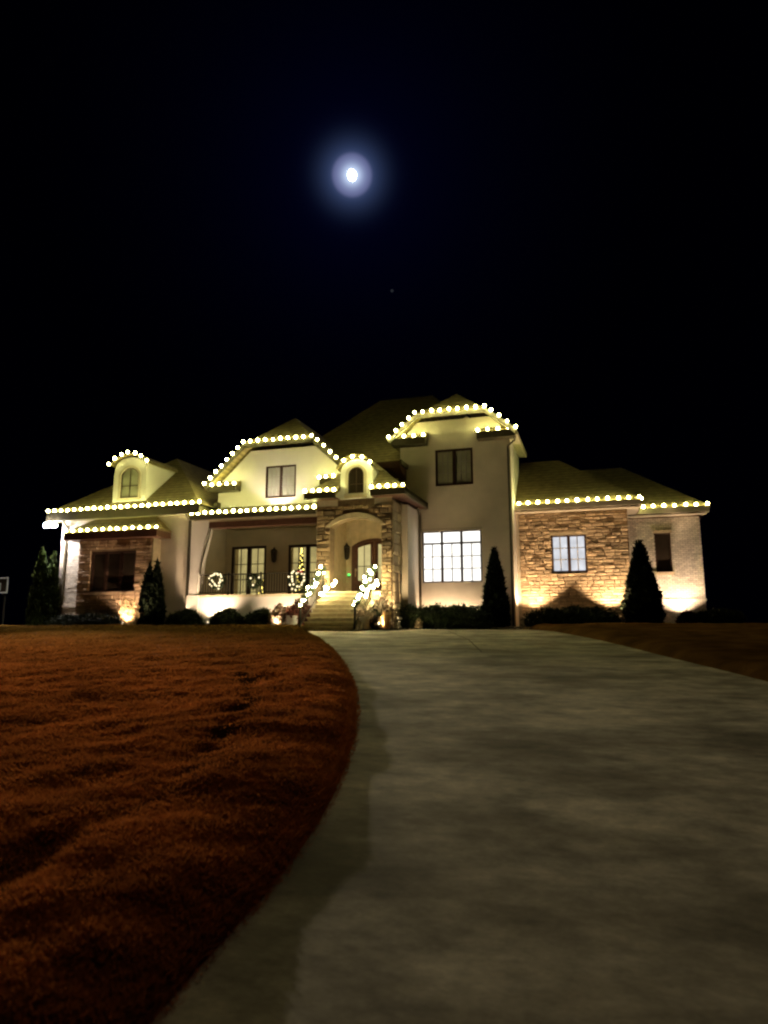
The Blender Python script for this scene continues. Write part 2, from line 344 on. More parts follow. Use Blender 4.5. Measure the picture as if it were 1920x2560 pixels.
V = np.zeros((n, 3, 3))
V[:, 0] = np.stack([bx-np.cos(ang)*ww, by-np.sin(ang)*ww, bz], 1); V[:, 1] = np.stack([bx+np.cos(ang)*ww, by+np.sin(ang)*ww, bz], 1)
V[:, 2] = np.stack([bx+np.cos(la)*lean, by+np.sin(la)*lean, bz+hh], 1)
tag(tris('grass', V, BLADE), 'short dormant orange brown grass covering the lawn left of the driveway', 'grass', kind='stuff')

# ------------------------------------------------------------------ moon and star
mo = link('moon', ico(3, 6.2)); mo.location = Vector((0, 0, 1.55))+MOON*900; mo.data.materials.append(MOONM)
mo.scale = (.82, 1, 1.1)
tag(mo, 'bright bluish white moon in the black sky above the house', 'moon')
st = link('star', ico(2, 2.2)); st.location = Vector((0, 0, 1.55))+Vector((-.25045, .85137, .46092))*1000; st.data.materials.append(STARM)
tag(st, 'single faint star in the sky below and right of the moon', 'star')

# ------------------------------------------------------------------ the house
G = 1.30
house = empty('house', (-9, 30, G), 'large two storey cream and stone house outlined in warm string lights at night', 'house')
def holes_wall(mb, x0, x1, z0, z1, y0, y1, holes=()):
    xs = sorted({x0, x1, *[h[0] for h in holes], *[h[1] for h in holes]})
    for a, b in zip(xs, xs[1:]):
        cuts = sorted((h[2], h[3]) for h in holes if h[0] <= a and h[1] >= b); z = z0
        for c, d in cuts:
            if c > z: mb.box(a, b, y0, y1, z, c)
            z = d
        if z < z1: mb.box(a, b, y0, y1, z, z1)
    return mb
def wall(m, *a, **k):
    return holes_wall(MB(), *a, **k).build('wall', m, house)
def part(mb, name, m, parent=house, **k): return mb.build(name, m, parent, **k)
def window(x0, x1, z0, z1, y, cols, pm, grid_=(1, 2), transom=None, fw=.07, mull=.09, label=None, munt=GREYMUNTIN, fm=FRAME):
    f = MB(); d0, d1 = y-.035, y+.10
    f.box(x0, x0+fw, d0, d1, z0, z1).box(x1-fw, x1, d0, d1, z0, z1).box(x0+fw, x1-fw, d0, d1, z0, z0+fw).box(x0+fw, x1-fw, d0, d1, z1-fw, z1)
    w = (x1-x0-2*fw-(cols-1)*mull)/cols; cells = []
    for c in range(cols):
        a = x0+fw+c*(w+mull)
        if c: f.box(a-mull, a, d0, d1, z0+fw, z1-fw)
        zz = [(z0+fw, z1-fw, True)]
        if transom:
            f.box(a, a+w, d0+.005, d1, transom, transom+.07); zz = [(z0+fw, transom, True), (transom+.07, z1-fw, False)]
        cells += [(a, a+w, p, q, g) for p, q, g in zz]
    win = part(f, 'window', fm)
    if label: win['label'] = label
    for a, b, p, q, g in cells:
        MB().box(a+.002, b-.002, y+.055, y+.075, p+.002, q-.002).build('pane', pm, win)
        if g and grid_:
            k = MB()
            for i in range(1, grid_[0]+1): x = a+(b-a)*i/(grid_[0]+1); k.box(x-.022, x+.022, y+.02, y+.05, p, q)
            for i in range(1, grid_[1]+1): z = p+(q-p)*i/(grid_[1]+1); k.box(a, b, y+.022, y+.048, z-.018, z+.018)
            k.build('muntin', munt, win)
    return win
stones = []      # (wall object, x0,x1,z0,z1, y front, depth, material, axis)
def courses(w, x0, x1, z0, z1, y, m, hole=lambda z0, z1: [], hr=(.12, .22), wr=(.22, .62), axis='x'):
    z = z0
    while z < z1-.05:
        h = min(random.uniform(*hr), z1-z)
        if z1-z-h < .07: h = z1-z
        spans = [(x0, x1)]
        for a, b in hole(z, z+h):
            spans = [s for (p, q) in spans for s in ((p, min(q, a)), (max(p, b), q)) if s[1]-s[0] > .04]
        for a, b in spans:
            x = a
            while x < b-.01:
                wd = random.uniform(*wr)
                if b-x-wd < .14: wd = b-x
                stones.append((w, x+.012, x+wd-.012, z+.011, z+h-.011, y, random.uniform(.03, .08)*(1.5 if m is PIERSTONE else 1.1 if m is TANSTONE else 1), m, axis)); x += wd
        z += h
def bricks(w, x0, x1, z0, z1, y, m, holes=()):
    mb = MB(); z = z0; k = 0
    while z < z1-.03:
        h = min(.088, z1-z); x = x0-(.11 if k % 2 else 0)
        while x < x1:
            a, b = max(x, x0), min(x+.22, x1); x += .22
            segs = [(a, b)]
            for hx0, hx1, hz0, hz1 in holes:
                if z+h > hz0 and z < hz1: segs = [s for (p, q) in segs for s in ((p, min(q, hx0)), (max(p, hx1), q)) if s[1]-s[0] > .02]
            for p, q in segs:
                d = random.uniform(.016, .034)
                vs = [(p+.006, y, z+.006), (q-.006, y, z+.006), (q-.006, y, z+h-.006), (p+.006, y, z+h-.006)]
                vs += [(p+.011, y-d, z+.011), (q-.011, y-d, z+.011), (q-.011, y-d, z+h-.011), (p+.011, y-d, z+h-.011)]
                if q-p > .03: mb.add(vs, [(4,5,6,7),(0,1,5,4),(1,2,6,5),(2,3,7,6),(3,0,4,7)])
        z += .088; k += 1
    o = mb.build('brick', m, w); o['kind'] = 'stuff'; return o

# --- left wing
BW = (-22.57, -20.10, 3.08, 4.96)
w = wall(PALEMORTAR, -24.88, -23.4, G, 6.9, 27.0, 27.35)
bricks(w, -24.88, -23.3, G, 6.65, 27.0, WHITEBRICK)
part(MB().box(-24.9, -23.3, 26.93, 27.0, 2.42, 2.54), 'water_table', WHITEBRICK)
wall(STUCCO, -23.4, -17.45, G, 6.9, 27.003, 27.35)
part(MB().box(-24.88, -24.55, 27.35, 36, G, 6.9), 'wall', STUCCO)
part(MB().box(-25.35, -16.95, 26.55, 27.05, 6.60, 6.66), 'soffit', SOFFIT)
part(MB().box(-25.4, -16.9, 26.46, 26.55, 6.56, 6.98).box(-25.4, -25.3, 26.55, 36, 6.56, 6.98).box(-17.0, -16.9, 26.55, 27.9, 6.56, 6.98), 'gutter', TRIM)
AP = (-21.15, 30.75, 10.4)
part(MB().slab([(-25.4,26.5,7),(-16.9,26.5,7),AP], .12), 'roof', ROOF)
part(MB().slab([(-16.9,26.5,7),(-16.9,36,7),(-21.15,36,10.4),AP], .12).slab([(-25.4,36,7),(-25.4,26.5,7),AP,(-21.15,36,10.4)], .12), 'roof', ROOF)
# downspouts
def downspout(x, y, z0, z1, m=TRIM): return part(MB().box(x-.05, x+.05, y-.09, y-.01, z0, z1).box(x-.05, x+.05, y-.26, y-.09, z0, z0+.08).beam((x, y-.05, z1), (x, y-.42, z1+.3), .09, .09), 'downspout', m)
downspout(-24.55, 27, 1.5, 6.3); downspout(-17.66, 27.0, 1.5, 6.3)
# bay with brown stone and its little hip roof
w = wall(MORTAR, -23.28, -19.26, G, 5.5, 26.44, 26.997, [BW])
courses(w, -23.28, -19.26, G, 5.5, 26.44, BROWNSTONE, lambda a, b: [(BW[0]-.0, BW[1]+.0)] if b > BW[2] and a < BW[3] else [], (.13, .2), (.28, .6))
part(MB().box(-19.258, -19.2, 26.43, 26.997, G, 5.5), 'side_wall', LIMESTONE)
part(MB().box(BW[0]-.08, BW[1]+.08, 26.33, 26.44, BW[2]-.14, BW[2]-.002), 'sill', BROWNSTONE)
window(*BW, 26.50, 3, DARKGLASS, None, fw=.09, mull=.13, label='dark three panel window in the brown stone bay')
part(MB().box(-23.78, -18.66, 25.88, 25.95, 5.50, 5.80).box(-23.78, -23.70, 25.95, 26.99, 5.50, 5.80).box(-18.74, -18.66, 25.95, 26.99, 5.50, 5.80), 'fascia', WOOD)
part(MB().box(-23.70, -18.74, 25.95, 26.99, 5.51, 5.56), 'soffit', WOOD)
part(MB().slab([(-23.8,25.86,5.85),(-18.64,25.86,5.85),(-19.5,26.99,6.62),(-22.94,26.99,6.62)], .05).slab([(-18.64,25.86,5.85),(-18.64,26.99,5.85),(-19.5,26.99,6.62)], .05).slab([(-23.8,26.99,5.85),(-23.8,25.86,5.85),(-22.94,26.99,6.62)], .05), 'bay_roof', ROOF)
# arched dormers
def arch_pts(cx, hw, zs, rise, n=12):
    rad = (hw*hw+rise*rise)/(2*rise); zc = zs+rise-rad; a0 = math.asin(min(1, hw/rad)) if rise <= hw else math.pi-math.asin(hw/rad)
    return [(cx+rad*math.sin(-a0+2*a0*i/n), zc+rad*math.cos(-a0+2*a0*i/n)) for i in range(n+1)]
def dormer(cx, hw, y, zb, zs, rise, depth, wx, wz0, wzs, wrise, pm, zside):
    d = part(MB().prism([(cx-hw, zb), (cx+hw, zb)]+[(p[0], p[1]) for p in arch_pts(cx, hw, zs, rise)][::-1], y+.06, y+depth), 'dormer', PLASTER)
    # front with an arched opening
    fr = MB(); A = arch_pts(cx, hw, zs, rise, 12); B = arch_pts(cx, wx, wzs, wrise, 12)
    fr.box(cx-hw, cx+hw, y, y+.059, zb, wz0); fr.box(cx-hw, cx-wx, y, y+.059, wz0, wzs); fr.box(cx+wx, cx+hw, y, y+.059, wz0, wzs)
    Ao = [(cx-hw, wzs)]+A[1:-1]+[(cx+hw, wzs)]
    for i in range(12): fr.prism([B[i], B[i+1], Ao[i+1], Ao[i]], y, y+.059)
    fr.build('dormer_front', PLASTER, d)
    tr = MB(); C = arch_pts(cx, wx+.12, wzs, wrise+.12, 12)
    tr.box(cx-wx-.12, cx-wx, y-.05, y, wz0, wzs); tr.box(cx+wx, cx+wx+.12, y-.05, y, wz0, wzs); tr.box(cx-wx-.16, cx+wx+.16, y-.07, y-.003, wz0-.12, wz0)
    for i in range(12): tr.prism([B[i], B[i+1], C[i+1], C[i]], y-.05, y)
    tr.build('window_trim', PALETRIM, d)
    gl = MB().prism([(cx-wx, wz0), (cx+wx, wz0)]+B[::-1], y+.03, y+.05); gl.build('pane', pm, d)
    k = MB().box(cx-wx, cx-wx+.05, y+.0, y+.03, wz0, wzs).box(cx+wx-.05, cx+wx, y, y+.03, wz0, wzs).box(cx-wx, cx+wx, y+.002, y+.028, wz0, wz0+.05).box(cx-.015, cx+.015, y+.004, y+.027, wz0, wzs+wrise).box(cx-wx, cx+wx, y+.005, y+.026, (wz0+wzs)/2, (wz0+wzs)/2+.025)
    for i in range(12):
        D = arch_pts(cx, wx-.05, wzs, wrise-.05, 12); k.prism([D[i], D[i+1], B[i+1], B[i]], y, y+.03)
    k.build('window_frame', FRAME, d)
    rf = MB(); E = arch_pts(cx, hw+.14, zs-.02, rise+.10, 12); F_ = arch_pts(cx, hw+.14, zs+.05, rise+.13, 12)
    for i in range(12): rf.prism([E[i], E[i+1], F_[i+1], F_[i]], y-.16, y+depth)
    rf.build('dormer_roof', ROOF, d); return d
dormer(-21.12, .93, 27.0, 7.28, 9.22, .36, 2.9, .50, 7.58, 8.72, .33, GREENBLIND, 9.2)

# --- porch between the wing and the entry
F1 = (-17.49, -15.55, 2.90, 5.47); F2 = (-14.35, -12.30, 2.90, 5.45)
wall(STUCCO, -18.1, -11.0, G, 6.4, 30.5, 30.8, holes=[F1, F2])
part(MB().box(-18.1, -17.8, 27.4, 30.49, G, 6.4), 'wall', STUCCO)
wall(PLASTER, -17.3, -10.75, G, 2.78, 26.95, 27.25)
part(MB().box(-17.35, -10.75, 26.90, 30.49, 2.78, 2.88), 'porch_floor', STEPM)
part(MB().prism([(-17.52,2.88),(-17.1,2.88),(-17.04,3.8),(-16.92,4.7),(-16.62,5.92),(-16.62,6.25),(-17.52,6.25)], 26.86, 27.3).box(-17.6, -17.0, 26.83, 27.34, G, 2.878), 'column', PLASTER)
part(MB().tube([(-16.50,26.86,5.9),(-16.66,26.84,5.2),(-16.86,26.84,4.5),(-16.97,26.84,3.8)], .035, 6), 'downspout', TRIM)
part(MB().box(-17.0, -11.0, 26.88, 27.28, 5.90, 6.17), 'beam', WOOD)
part(MB().box(-17.3, -11.0, 26.72, 30.49, 6.30, 6.35), 'porch_ceiling', SOFFIT)
part(MB().box(-17.3, -11.0, 26.90, 27.26, 6.172, 6.298), 'frieze', PALETRIM)
part(MB().box(-17.45, -11.3, 26.56, 26.66, 6.26, 6.48), 'gutter', TRIM)
part(MB().slab([(-17.45,26.6,6.5),(-10.9,26.6,6.5),(-10.9,28.0,7.02),(-17.45,28.0,7.02)], .10), 'porch_roof', ROOF)
for f, lab in ((F1, 'glass double door with a lit curtain, left of the two on the porch'), (F2, 'glass double door with a christmas tree behind it')):
    window(*f, 30.56, 2, GLASS, (1, 2), fw=.13, mull=.20, label=lab, munt=FRAME)
    a = MB(); k = 40; cw = [(f[0]-.3+(f[1]-f[0]+.6)*i/k, 31.75+.05*math.sin(i*1.9)) for i in range(k+1)]
    a.prism(cw+[(p[0], p[1]+.02) for p in cw[::-1]], 2.9, 5.6, 'xy'); a.build('curtain', CURT, house)
part(MB().box(-18, -11.2, 31.95, 32.1, 2.8, 6.2).box(-18, -11.2, 30.81, 31.95, 2.80, 2.86).box(-18, -11.2, 30.81, 31.95, 5.75, 5.8).box(-18, -17.9, 30.81, 31.95, 2.86, 5.75).box(-11.3, -11.2, 30.81, 31.95, 2.86, 5.75), 'room', PALETRIM)

# --- big clipped gable above the porch
GW = (-14.40, -12.87, 7.35, 8.86)
gy = 28.0
w = MB(); xs = [-16.87, GW[0], GW[1], -10.27]
zt = lambda x: min(9.66, 8.10+(x+16.87)*.947, 8.10+(-10.27-x)*.947)
w.prism([(-16.87,6.4),(GW[0],6.4),(GW[0],9.66),(-15.22,9.66),(-16.87,8.1)], gy, gy+.3)
w.prism([(GW[1],6.4),(-10.27,6.4),(-10.27,8.1),(-11.92,9.66),(GW[1],9.66)], gy, gy+.3)
w.box(GW[0], GW[1], gy, gy+.3, 6.4, GW[2]).box(GW[0], GW[1], gy, gy+.3, GW[3], 9.66)
part(w, 'wall', PLASTER)
part(MB().box(-16.87, -16.57, gy+.3, 36, 6.4, 8.1), 'wall', PLASTER)
window(*GW, gy+.03, 2, BLIND, (2, 2), fw=.07, mull=.10, label='two panel window high in the clipped gable')
gl = [(-17.3,27.5,8.02),(-15.3,27.5,9.90),(-13.57,29.3,11.53),(-13.57,36,11.53),(-17.3,36,8.02)]
gr = [(-27.14-p[0], p[1], p[2]) for p in gl][::-1]
part(MB().slab(gl, .16), 'roof', ROOF); part(MB().slab(gr, .16), 'roof', ROOF)
part(MB().slab([(-15.3,27.5,9.90),(-11.84,27.5,9.90),(-13.57,29.3,11.53)], .16), 'roof', ROOF)
def rake(pts, name='rake_board', h=.2, m=TRIM):
    b = MB()
    for p, q in zip(pts, pts[1:]): b.beam(p, q, .07, h)
    return part(b, name, m)
rake([(-17.3,27.47,7.93),(-15.3,27.47,9.80),(-11.84,27.47,9.80),(-9.84,27.47,7.93)])
def eave_return(x0, x1, y0, y1, z, flip=1, h=.24):
    part(MB().box(x0, x1, y0, y1, z-h, z), 'cornice_return', TRIM)
    part(MB().prism([(y0-.04, z+.002), (y1, z+.002), (y1, z+.30)], x0-.03, x1+.03, 'yz'), 'return_roof', ROOF)
eave_return(-17.2, -15.70, 27.5, gy-.003, 7.98); eave_return(-11.5, -9.95, 27.5, gy-.003, 7.98)
part(MB().box(-16.95, -16.72, 27.74, 28.0, 7.0, 7.25), 'bracket', TRIM)

# --- main roof behind
mz = lambda y: 7.4+(y-28.6)*1.03125
part(MB().slab([(-17.5,28.6,7.4),(-8.36,28.6,7.4),(-8.36,33.32,mz(33.32)),(-6.32,33.32,mz(33.32)),(-8.0,35,14.0),(-11.0,35,14.0)], .15), 'roof', ROOF)
part(MB().slab([(-17.5,41.4,7.4),(-17.5,28.6,7.4),(-11,35,14.0)], .15).slab([(-3.6,39.4,mz(30.6)),(-17.5,41.4,7.4),(-11,35,14),(-8,35,14)], .15)
     .slab([(-6.32,33.32,mz(33.32)),(-3.6,33.32,9.46),(-3.6,39.4,9.46),(-8.0,35,14.0)], .15), 'roof', ROOF)
part(MB().prism([(28.5,8.50),(29.59,8.10),(29.59,8.86),(28.5,8.80)], -9.15, -8.05, 'yz'), 'cornice_return', WOOD)
part(MB().box(-8.05, -7.96, 28.45, 29.59, 8.62, 8.84), 'gutter', TRIM)

# --- stone entry block with its arch
ax, ahw, asp, ari = -9.325, 1.125, 5.58, .36
AR = arch_pts(ax, ahw, asp, ari, 14)
w = MB().box(-11.05, ax-ahw, 26.24, 26.75, G, asp).box(ax+ahw, -7.75, 26.24, 26.75, G, asp)
P_ = [(-11.05, asp)]+[(p[0], 6.72) for p in AR[1:-1]]+[(-7.75, asp)]
for i in range(14):
    a, b = AR[i], AR[i+1]; w.prism([a, b, (b[0], 6.72), (a[0], 6.72)], 26.24, 26.75)
w.box(-11.05, ax-ahw, 26.24, 26.75, asp+.001, 6.72).box(ax+ahw, -7.75, 26.24, 26.75, asp+.001, 6.72)
ew = part(w, 'wall', MORTAR)
def arch_hole(a, b):
    if a >= asp+ari+.24: return []
    rad = ((ahw+.22)**2+(ari+.22)**2)/(2*(ari+.22))
    if b <= asp: return [(ax-ahw, ax+ahw)] if b > 2.88 else [(-10.55, -8.2)]
    zc = asp+ari+.22-rad; z = max(a, asp); h = rad*rad-(z-zc)**2
    return [(ax-math.sqrt(h), ax+math.sqrt(h))] if h > 0 else []
courses(ew, -11.05, -7.75, G, 6.45, 26.24, PIERSTONE, arch_hole, (.13, .25), (.22, .55))
AO = arch_pts(ax, ahw+.20, asp, ari+.20, 14)
for i in range(14):
    MB().prism([AR[i], AR[i+1], AO[i+1], AO[i]], 26.15, 26.239).build('arch_stone', LIMESTONE, ew)
for a, b in ((-11.0, -10.12), (-8.5, -7.75)): part(MB().box(a, b, 26.19, 26.24, 6.455, 6.72), 'frieze', PALETRIM)
# right flank of the entry, its pendant stone and inner alcove
side = part(MB().box(-7.79, -7.752, 26.75, 27.5, G, 6.6), 'side_wall', MORTAR)
courses(side, 26.26, 27.45, G, 6.6, -7.75, LIMESTONE, lambda a, b: [(26.55, 27.2)] if a < 3.65 and b > 2.7 else [], (.3, .55), (.35, .65), axis='y')
part(MB().box(-7.74, -7.44, 27.5, 29.59, G, 6.6), 'side_wall', STUCCO)
downspout(-7.38, 29.4, 1.5, 6.4)
part(MB().tube([(-7.6,26.9,2.8),(-7.6,26.9,3.75)], .03, 6), 'newel_post', IRON)
for a, b in ((-11.04, -10.75), (-7.99, -7.80)): part(MB().box(a, b, 26.76, 29.0, G, 6.6), 'alcove_wall', LIMESTONE)
DX0, DX1, DZ, DS, DRI = -10.5, -8.35, 2.90, 5.08, .34
DA = arch_pts((DX0+DX1)/2, (DX1-DX0)/2, DS, DRI, 12)
w = MB().box(-10.75, DX0, 29.0, 29.3, G, 6.6).box(DX1, -7.8, 29.0, 29.3, G, 6.6).box(DX0, DX1, 29.0, 29.3, G, DZ)
for i in range(12): w.prism([DA[i], DA[i+1], (DA[i+1][0], 6.6), (DA[i][0], 6.6)], 29.0, 29.3)
dw = part(w, 'alcove_wall', LIMESTONE)
mb = MB(); z = 2.9
part(MB().box(-10.75, -7.8, 26.76, 29.0, 2.78, 2.88).box(-10.6, -8.15, 25.98, 26.76, 2.60, 2.879), 'entry_floor', STEPM)
part(MB().box(-10.75, -7.8, 26.76, 29.0, 6.45, 6.5), 'ceiling', PALETRIM)
# arched double front door
fd = MB(); DB = arch_pts((DX0+DX1)/2, (DX1-DX0)/2-.13, DS, DRI-.12, 12)
fd.box(DX0, DX0+.13, 29.02, 29.16, DZ, DS).box(DX1-.13, DX1, 29.02, 29.16, DZ, DS)
for i in range(12): fd.prism([DA[i], DA[i+1], DB[i+1], DB[i]], 29.02, 29.16)
mid = (DX0+DX1)/2; lw = (DX1-DX0)/2-.13
door = part(fd, 'door', WOOD)
door['label'] = 'arched dark double front door with lit glass'
for s in (-1, 1):
    a, b = (mid-lw, mid-.012) if s < 0 else (mid+.012, mid+lw)
    lf = MB(); za = lambda x: DS+DRI-.12-(abs(x-mid)/lw)**2*(DRI-.12)-.01
    stl = .17
    lf.prism([(a,DZ),(a+stl,DZ),(a+stl,za(a+stl)),(a,za(a))], 29.05, 29.13); lf.prism([(b-stl,DZ),(b,DZ),(b,za(b)),(b-stl,za(b-stl))], 29.05, 29.13)
    lf.box(a+stl, b-stl, 29.051, 29.129, DZ, DZ+.62)
    m_ = (a+b)/2; lf.prism([(a+stl,za(a+stl)-.13),(m_,za(m_)-.13),(b-stl,za(b-stl)-.13),(b-stl,za(b-stl)),(m_,za(m_)),(a+stl,za(a+stl))], 29.051, 29.129)
    lf.build('door_leaf', WOOD, door)
    MB().prism([(a+stl,DZ+.62),(b-stl,DZ+.62),(b-stl,za(b-stl)-.12),(m_,za(m_)-.12),(a+stl,za(a+stl)-.12)], 29.08, 29.10).build('pane', DOORGL, door)
    MB().box(m_-.014, m_+.014, 29.055, 29.079, DZ+.62, za(m_)-.13).box(a+stl, b-stl, 29.056, 29.078, 4.15, 4.178).build('muntin', FRAME, door)
MB().box(DX0+.17, DX0+.24, 28.99, 29.05, 3.95, 4.06).tube([(DX0+.205,28.97,3.7),(DX0+.205,28.97,3.95)], .018, 6).build('handle', BRASS, door)
# entry hip roof, broken by the arched dormer
part(MB().slab([(-11.45,25.7,7.0),(-10.02,25.7,7.0),(-10.02,27.05,8.08),(-9.25,27.9,8.76)], .12).slab([(-8.52,27.0,8.04),(-8.52,25.7,7.0),(-7.05,25.7,7.0),(-9.25,27.9,8.76)], .12)
     .slab([(-7.05,25.7,7.0),(-7.05,29.59,7.0),(-9.25,29.59,8.76),(-9.25,27.9,8.76)], .12).slab([(-11.45,29.5,7.0),(-11.45,25.7,7.0),(-9.25,27.9,8.76),(-9.25,29.5,8.76)], .12), 'roof', ROOF)
part(MB().box(-11.42, -10.04, 25.66, 25.76, 6.72, 6.98), 'gutter', TRIM)
part(MB().box(-8.5, -7.05, 25.66, 25.76, 6.72, 6.98).box(-7.15, -7.05, 25.76, 29.58, 6.72, 6.98), 'gutter', TRIM)
part(MB().box(-11.4, -10.04, 25.76, 26.235, 6.725, 6.76), 'soffit', WOOD)
part(MB().box(-8.5, -7.15, 25.76, 26.235, 6.725, 6.76).box(-7.748, -7.15, 26.235, 29.58, 6.725, 6.76), 'soffit', WOOD)
dormer(-9.27, .70, 26.12, 6.73, 7.98, .42, 2.2, .345, 6.93, 7.72, .34, DARKGLASS, 8)
part(MB().box(-9.75, -8.8, 26.02, 26.119, 6.74, 6.85), 'sill', LIMESTONE)
# front steps: nine brick treads
sx0, sx1 = -10.55, -8.55; stairs = part(MB().prism([(23.8,G),(25.98,G),(25.98,2.70),(25.75,2.70)], sx0+.06, sx1-.06, 'yz'), 'stairs', STEPM)
for i in range(9):
    y0 = 23.78+i*.2475; z1 = 1.333+(i+1)*.1717
    MB().box(sx0, sx1, y0-.02, y0+.2475-.004+.02, z1-.16, z1-.045).build('riser', RISER, stairs)
    MB().box(sx0-.02, sx1+.02, y0-.075, y0+.2475-.004, z1-.043, z1).build('tread', STEPM, stairs)
part(MB().prism([(23.75,G),(26.0,G),(26.0,2.60),(23.75,1.35)], sx1+.03, sx1+.22, 'yz'), 'cheek_wall', STEPM)

# --- tower
TW = (-6.68, -4.96, 7.75, 9.43); BG = (-7.32, -4.67, 3.40, 5.69)
tx0, tx1, ty = -8.34, -3.29, 29.6
wall(STUCCO, tx0, tx1, G, 9.75, ty, ty+.3, holes=[TW, BG])
part(MB().prism([(tx0,9.751),(tx1,9.751),(tx1,9.95),(-4.12,10.82),(-7.52,10.82),(tx0,9.95)], ty, ty+.3), 'wall', STUCCO)
part(MB().box(tx1-.3, tx1, ty+.3, 33.3, G, 9.9), 'wall', PLASTER)
part(MB().box(tx0, tx0+.3, ty+.3, 33.3, G, 9.9), 'wall', PLASTER)
window(*TW, ty+.03, 2, GREENBLIND, (2, 2), fw=.09, mull=.14, label='two panel window high on the tower')
window(*BG, ty+.03, 3, LITWIN, (1, 2), transom=5.10, fw=.05, mull=.10, label='brightly lit three panel window with a transom row on the tower')
part(MB().box(BG[0]-.06, BG[1]+.06, ty-.05, ty-.002, BG[3]+.01, BG[3]+.12), 'lintel', PALETRIM)
tl = [(-8.75,29.1,9.97),(-7.42,29.1,11.06),(-5.85,30.7,12.42),(-5.85,33.5,12.42),(-8.75,33.5,9.97)]
tr_ = [(-11.7-p[0], p[1], p[2]) for p in tl][::-1]
part(MB().slab(tl, .15), 'roof', ROOF); part(MB().slab(tr_, .15), 'roof', ROOF)
part(MB().slab([(-7.42,29.1,11.06),(-4.28,29.1,11.06),(-5.85,30.7,12.42)], .15), 'roof', ROOF)
part(MB().prism([(tx0,9.9),(tx1,9.9),(-5.85,12.1)], 33.2, 33.3), 'wall', STUCCO)
rake([(-8.75,29.07,9.88),(-7.42,29.07,10.96),(-4.28,29.07,10.96),(-2.95,29.07,9.88)], m=PALETRIM)
part(MB().box(-2.99, -2.91, 29.15, 33.5, 9.75, 9.95), 'fascia', PALETRIM)
part(MB().box(tx1+.002, -2.99, 29.62, 33.5, 9.76, 9.80), 'soffit', SOFFIT)
eave_return(-8.62, -7.02, 29.08, ty-.003, 9.98, h=.30); eave_return(-4.68, -3.02, 29.08, ty-.003, 9.98, h=.30)
part(MB().tube([(-3.05,29.2,9.72),(-3.05,29.35,9.55),(-3.38,29.52,9.35),(-3.38,29.53,9.2),(-3.38,29.53,1.5)], .045, 8), 'downspout', TRIM)

# --- right stone wing
RW = (-1.77, -.28, 3.83, 5.49)
w = wall(TANMORTAR, tx1+.002, 1.50, G, 6.52, 31.14, 31.5, holes=[RW])
part(MB().box(tx1+.002, tx1+.12, 31.02, 31.139, G, 6.5), 'corner_board', PALETRIM)
courses(w, tx1+.12, 1.50, G, 6.5, 31.14, TANSTONE, lambda a, b: [(RW[0], RW[1])] if b > RW[2] and a < RW[3] else [], (.10, .18), (.20, .50))
part(MB().box(1.2, 1.5, 31.5, 33.4, G, 6.5), 'wall', MORTAR)
window(*RW, 31.17, 2, SOFTWIN, (1, 2), fw=.07, mull=.13, label='softly lit two panel window in the tan stone wall')
part(MB().box(RW[0]-.1, RW[1]+.1, 31.10, 31.139, RW[3]+.003, RW[3]+.13), 'lintel', LIMESTONE)
part(MB().box(tx1+.002, 2.05, 30.55, 30.64, 6.62, 6.86), 'gutter', PALETRIM)
part(MB().box(tx1+.002, 1.98, 30.64, 31.13, 6.53, 6.58).box(1.97, 2.05, 30.64, 32.85, 6.6, 6.86).box(1.502, 1.97, 31.13, 33.4, 6.54, 6.58), 'soffit', PALETRIM)
ap1 = (-1.4, 34.1, 9.62)
part(MB().slab([(tx1,30.57,6.86),(2.10,30.57,6.86),ap1,(tx1,34.1,9.62)], .12), 'roof', ROOF)
part(MB().slab([(2.10,30.57,6.86),(2.10,37.6,6.86),ap1], .12).slab([(2.1,37.6,6.86),(tx1,37.6,6.86),(tx1,34.1,9.62),ap1], .12), 'roof', ROOF)
# --- far right brick wing
W2 = (2.73, 3.41, 3.91, 5.70)
w = wall(PALEMORTAR, 1.50, 4.70, G, 6.5, 33.42, 33.8, holes=[W2])
bricks(w, 1.50, 4.70, G, 6.4, 33.42, WHITEBRICK, [W2])
part(MB().box(4.4, 4.70, 33.8, 40, G, 6.5), 'wall', WHITEBRICK)
part(MB().box(1.5, 4.73, 33.35, 33.40, 2.58, 2.68), 'water_table', WHITEBRICK)
window(*W2, 33.46, 1, DARKGLASS, None, fw=.05, label='narrow dark window in the painted brick wall')
part(MB().box(W2[0]-.06, W2[1]+.06, 33.33, 33.40, W2[3]+.003, W2[3]+.10), 'lintel', LIMESTONE)
part(MB().box(W2[0]-.06, W2[1]+.06, 33.32, 33.40, W2[2]-.12, W2[2]-.003), 'sill', LIMESTONE)
part(MB().box(1.5, 5.05, 32.85, 32.94, 6.54, 6.80).box(4.96, 5.05, 32.94, 40, 6.54, 6.80), 'gutter', PALETRIM)
part(MB().box(1.5, 4.96, 32.94, 33.41, 6.46, 6.50), 'soffit', PALETRIM)
ap2 = (1.6, 36.4, 9.55)
part(MB().slab([(-1.5,32.87,6.80),(5.1,32.87,6.80),ap2,(-1.5,36.4,9.55)], .12), 'roof', ROOF)
part(MB().slab([(5.1,32.87,6.80),(5.1,40,6.80),ap2], .12), 'roof', ROOF)

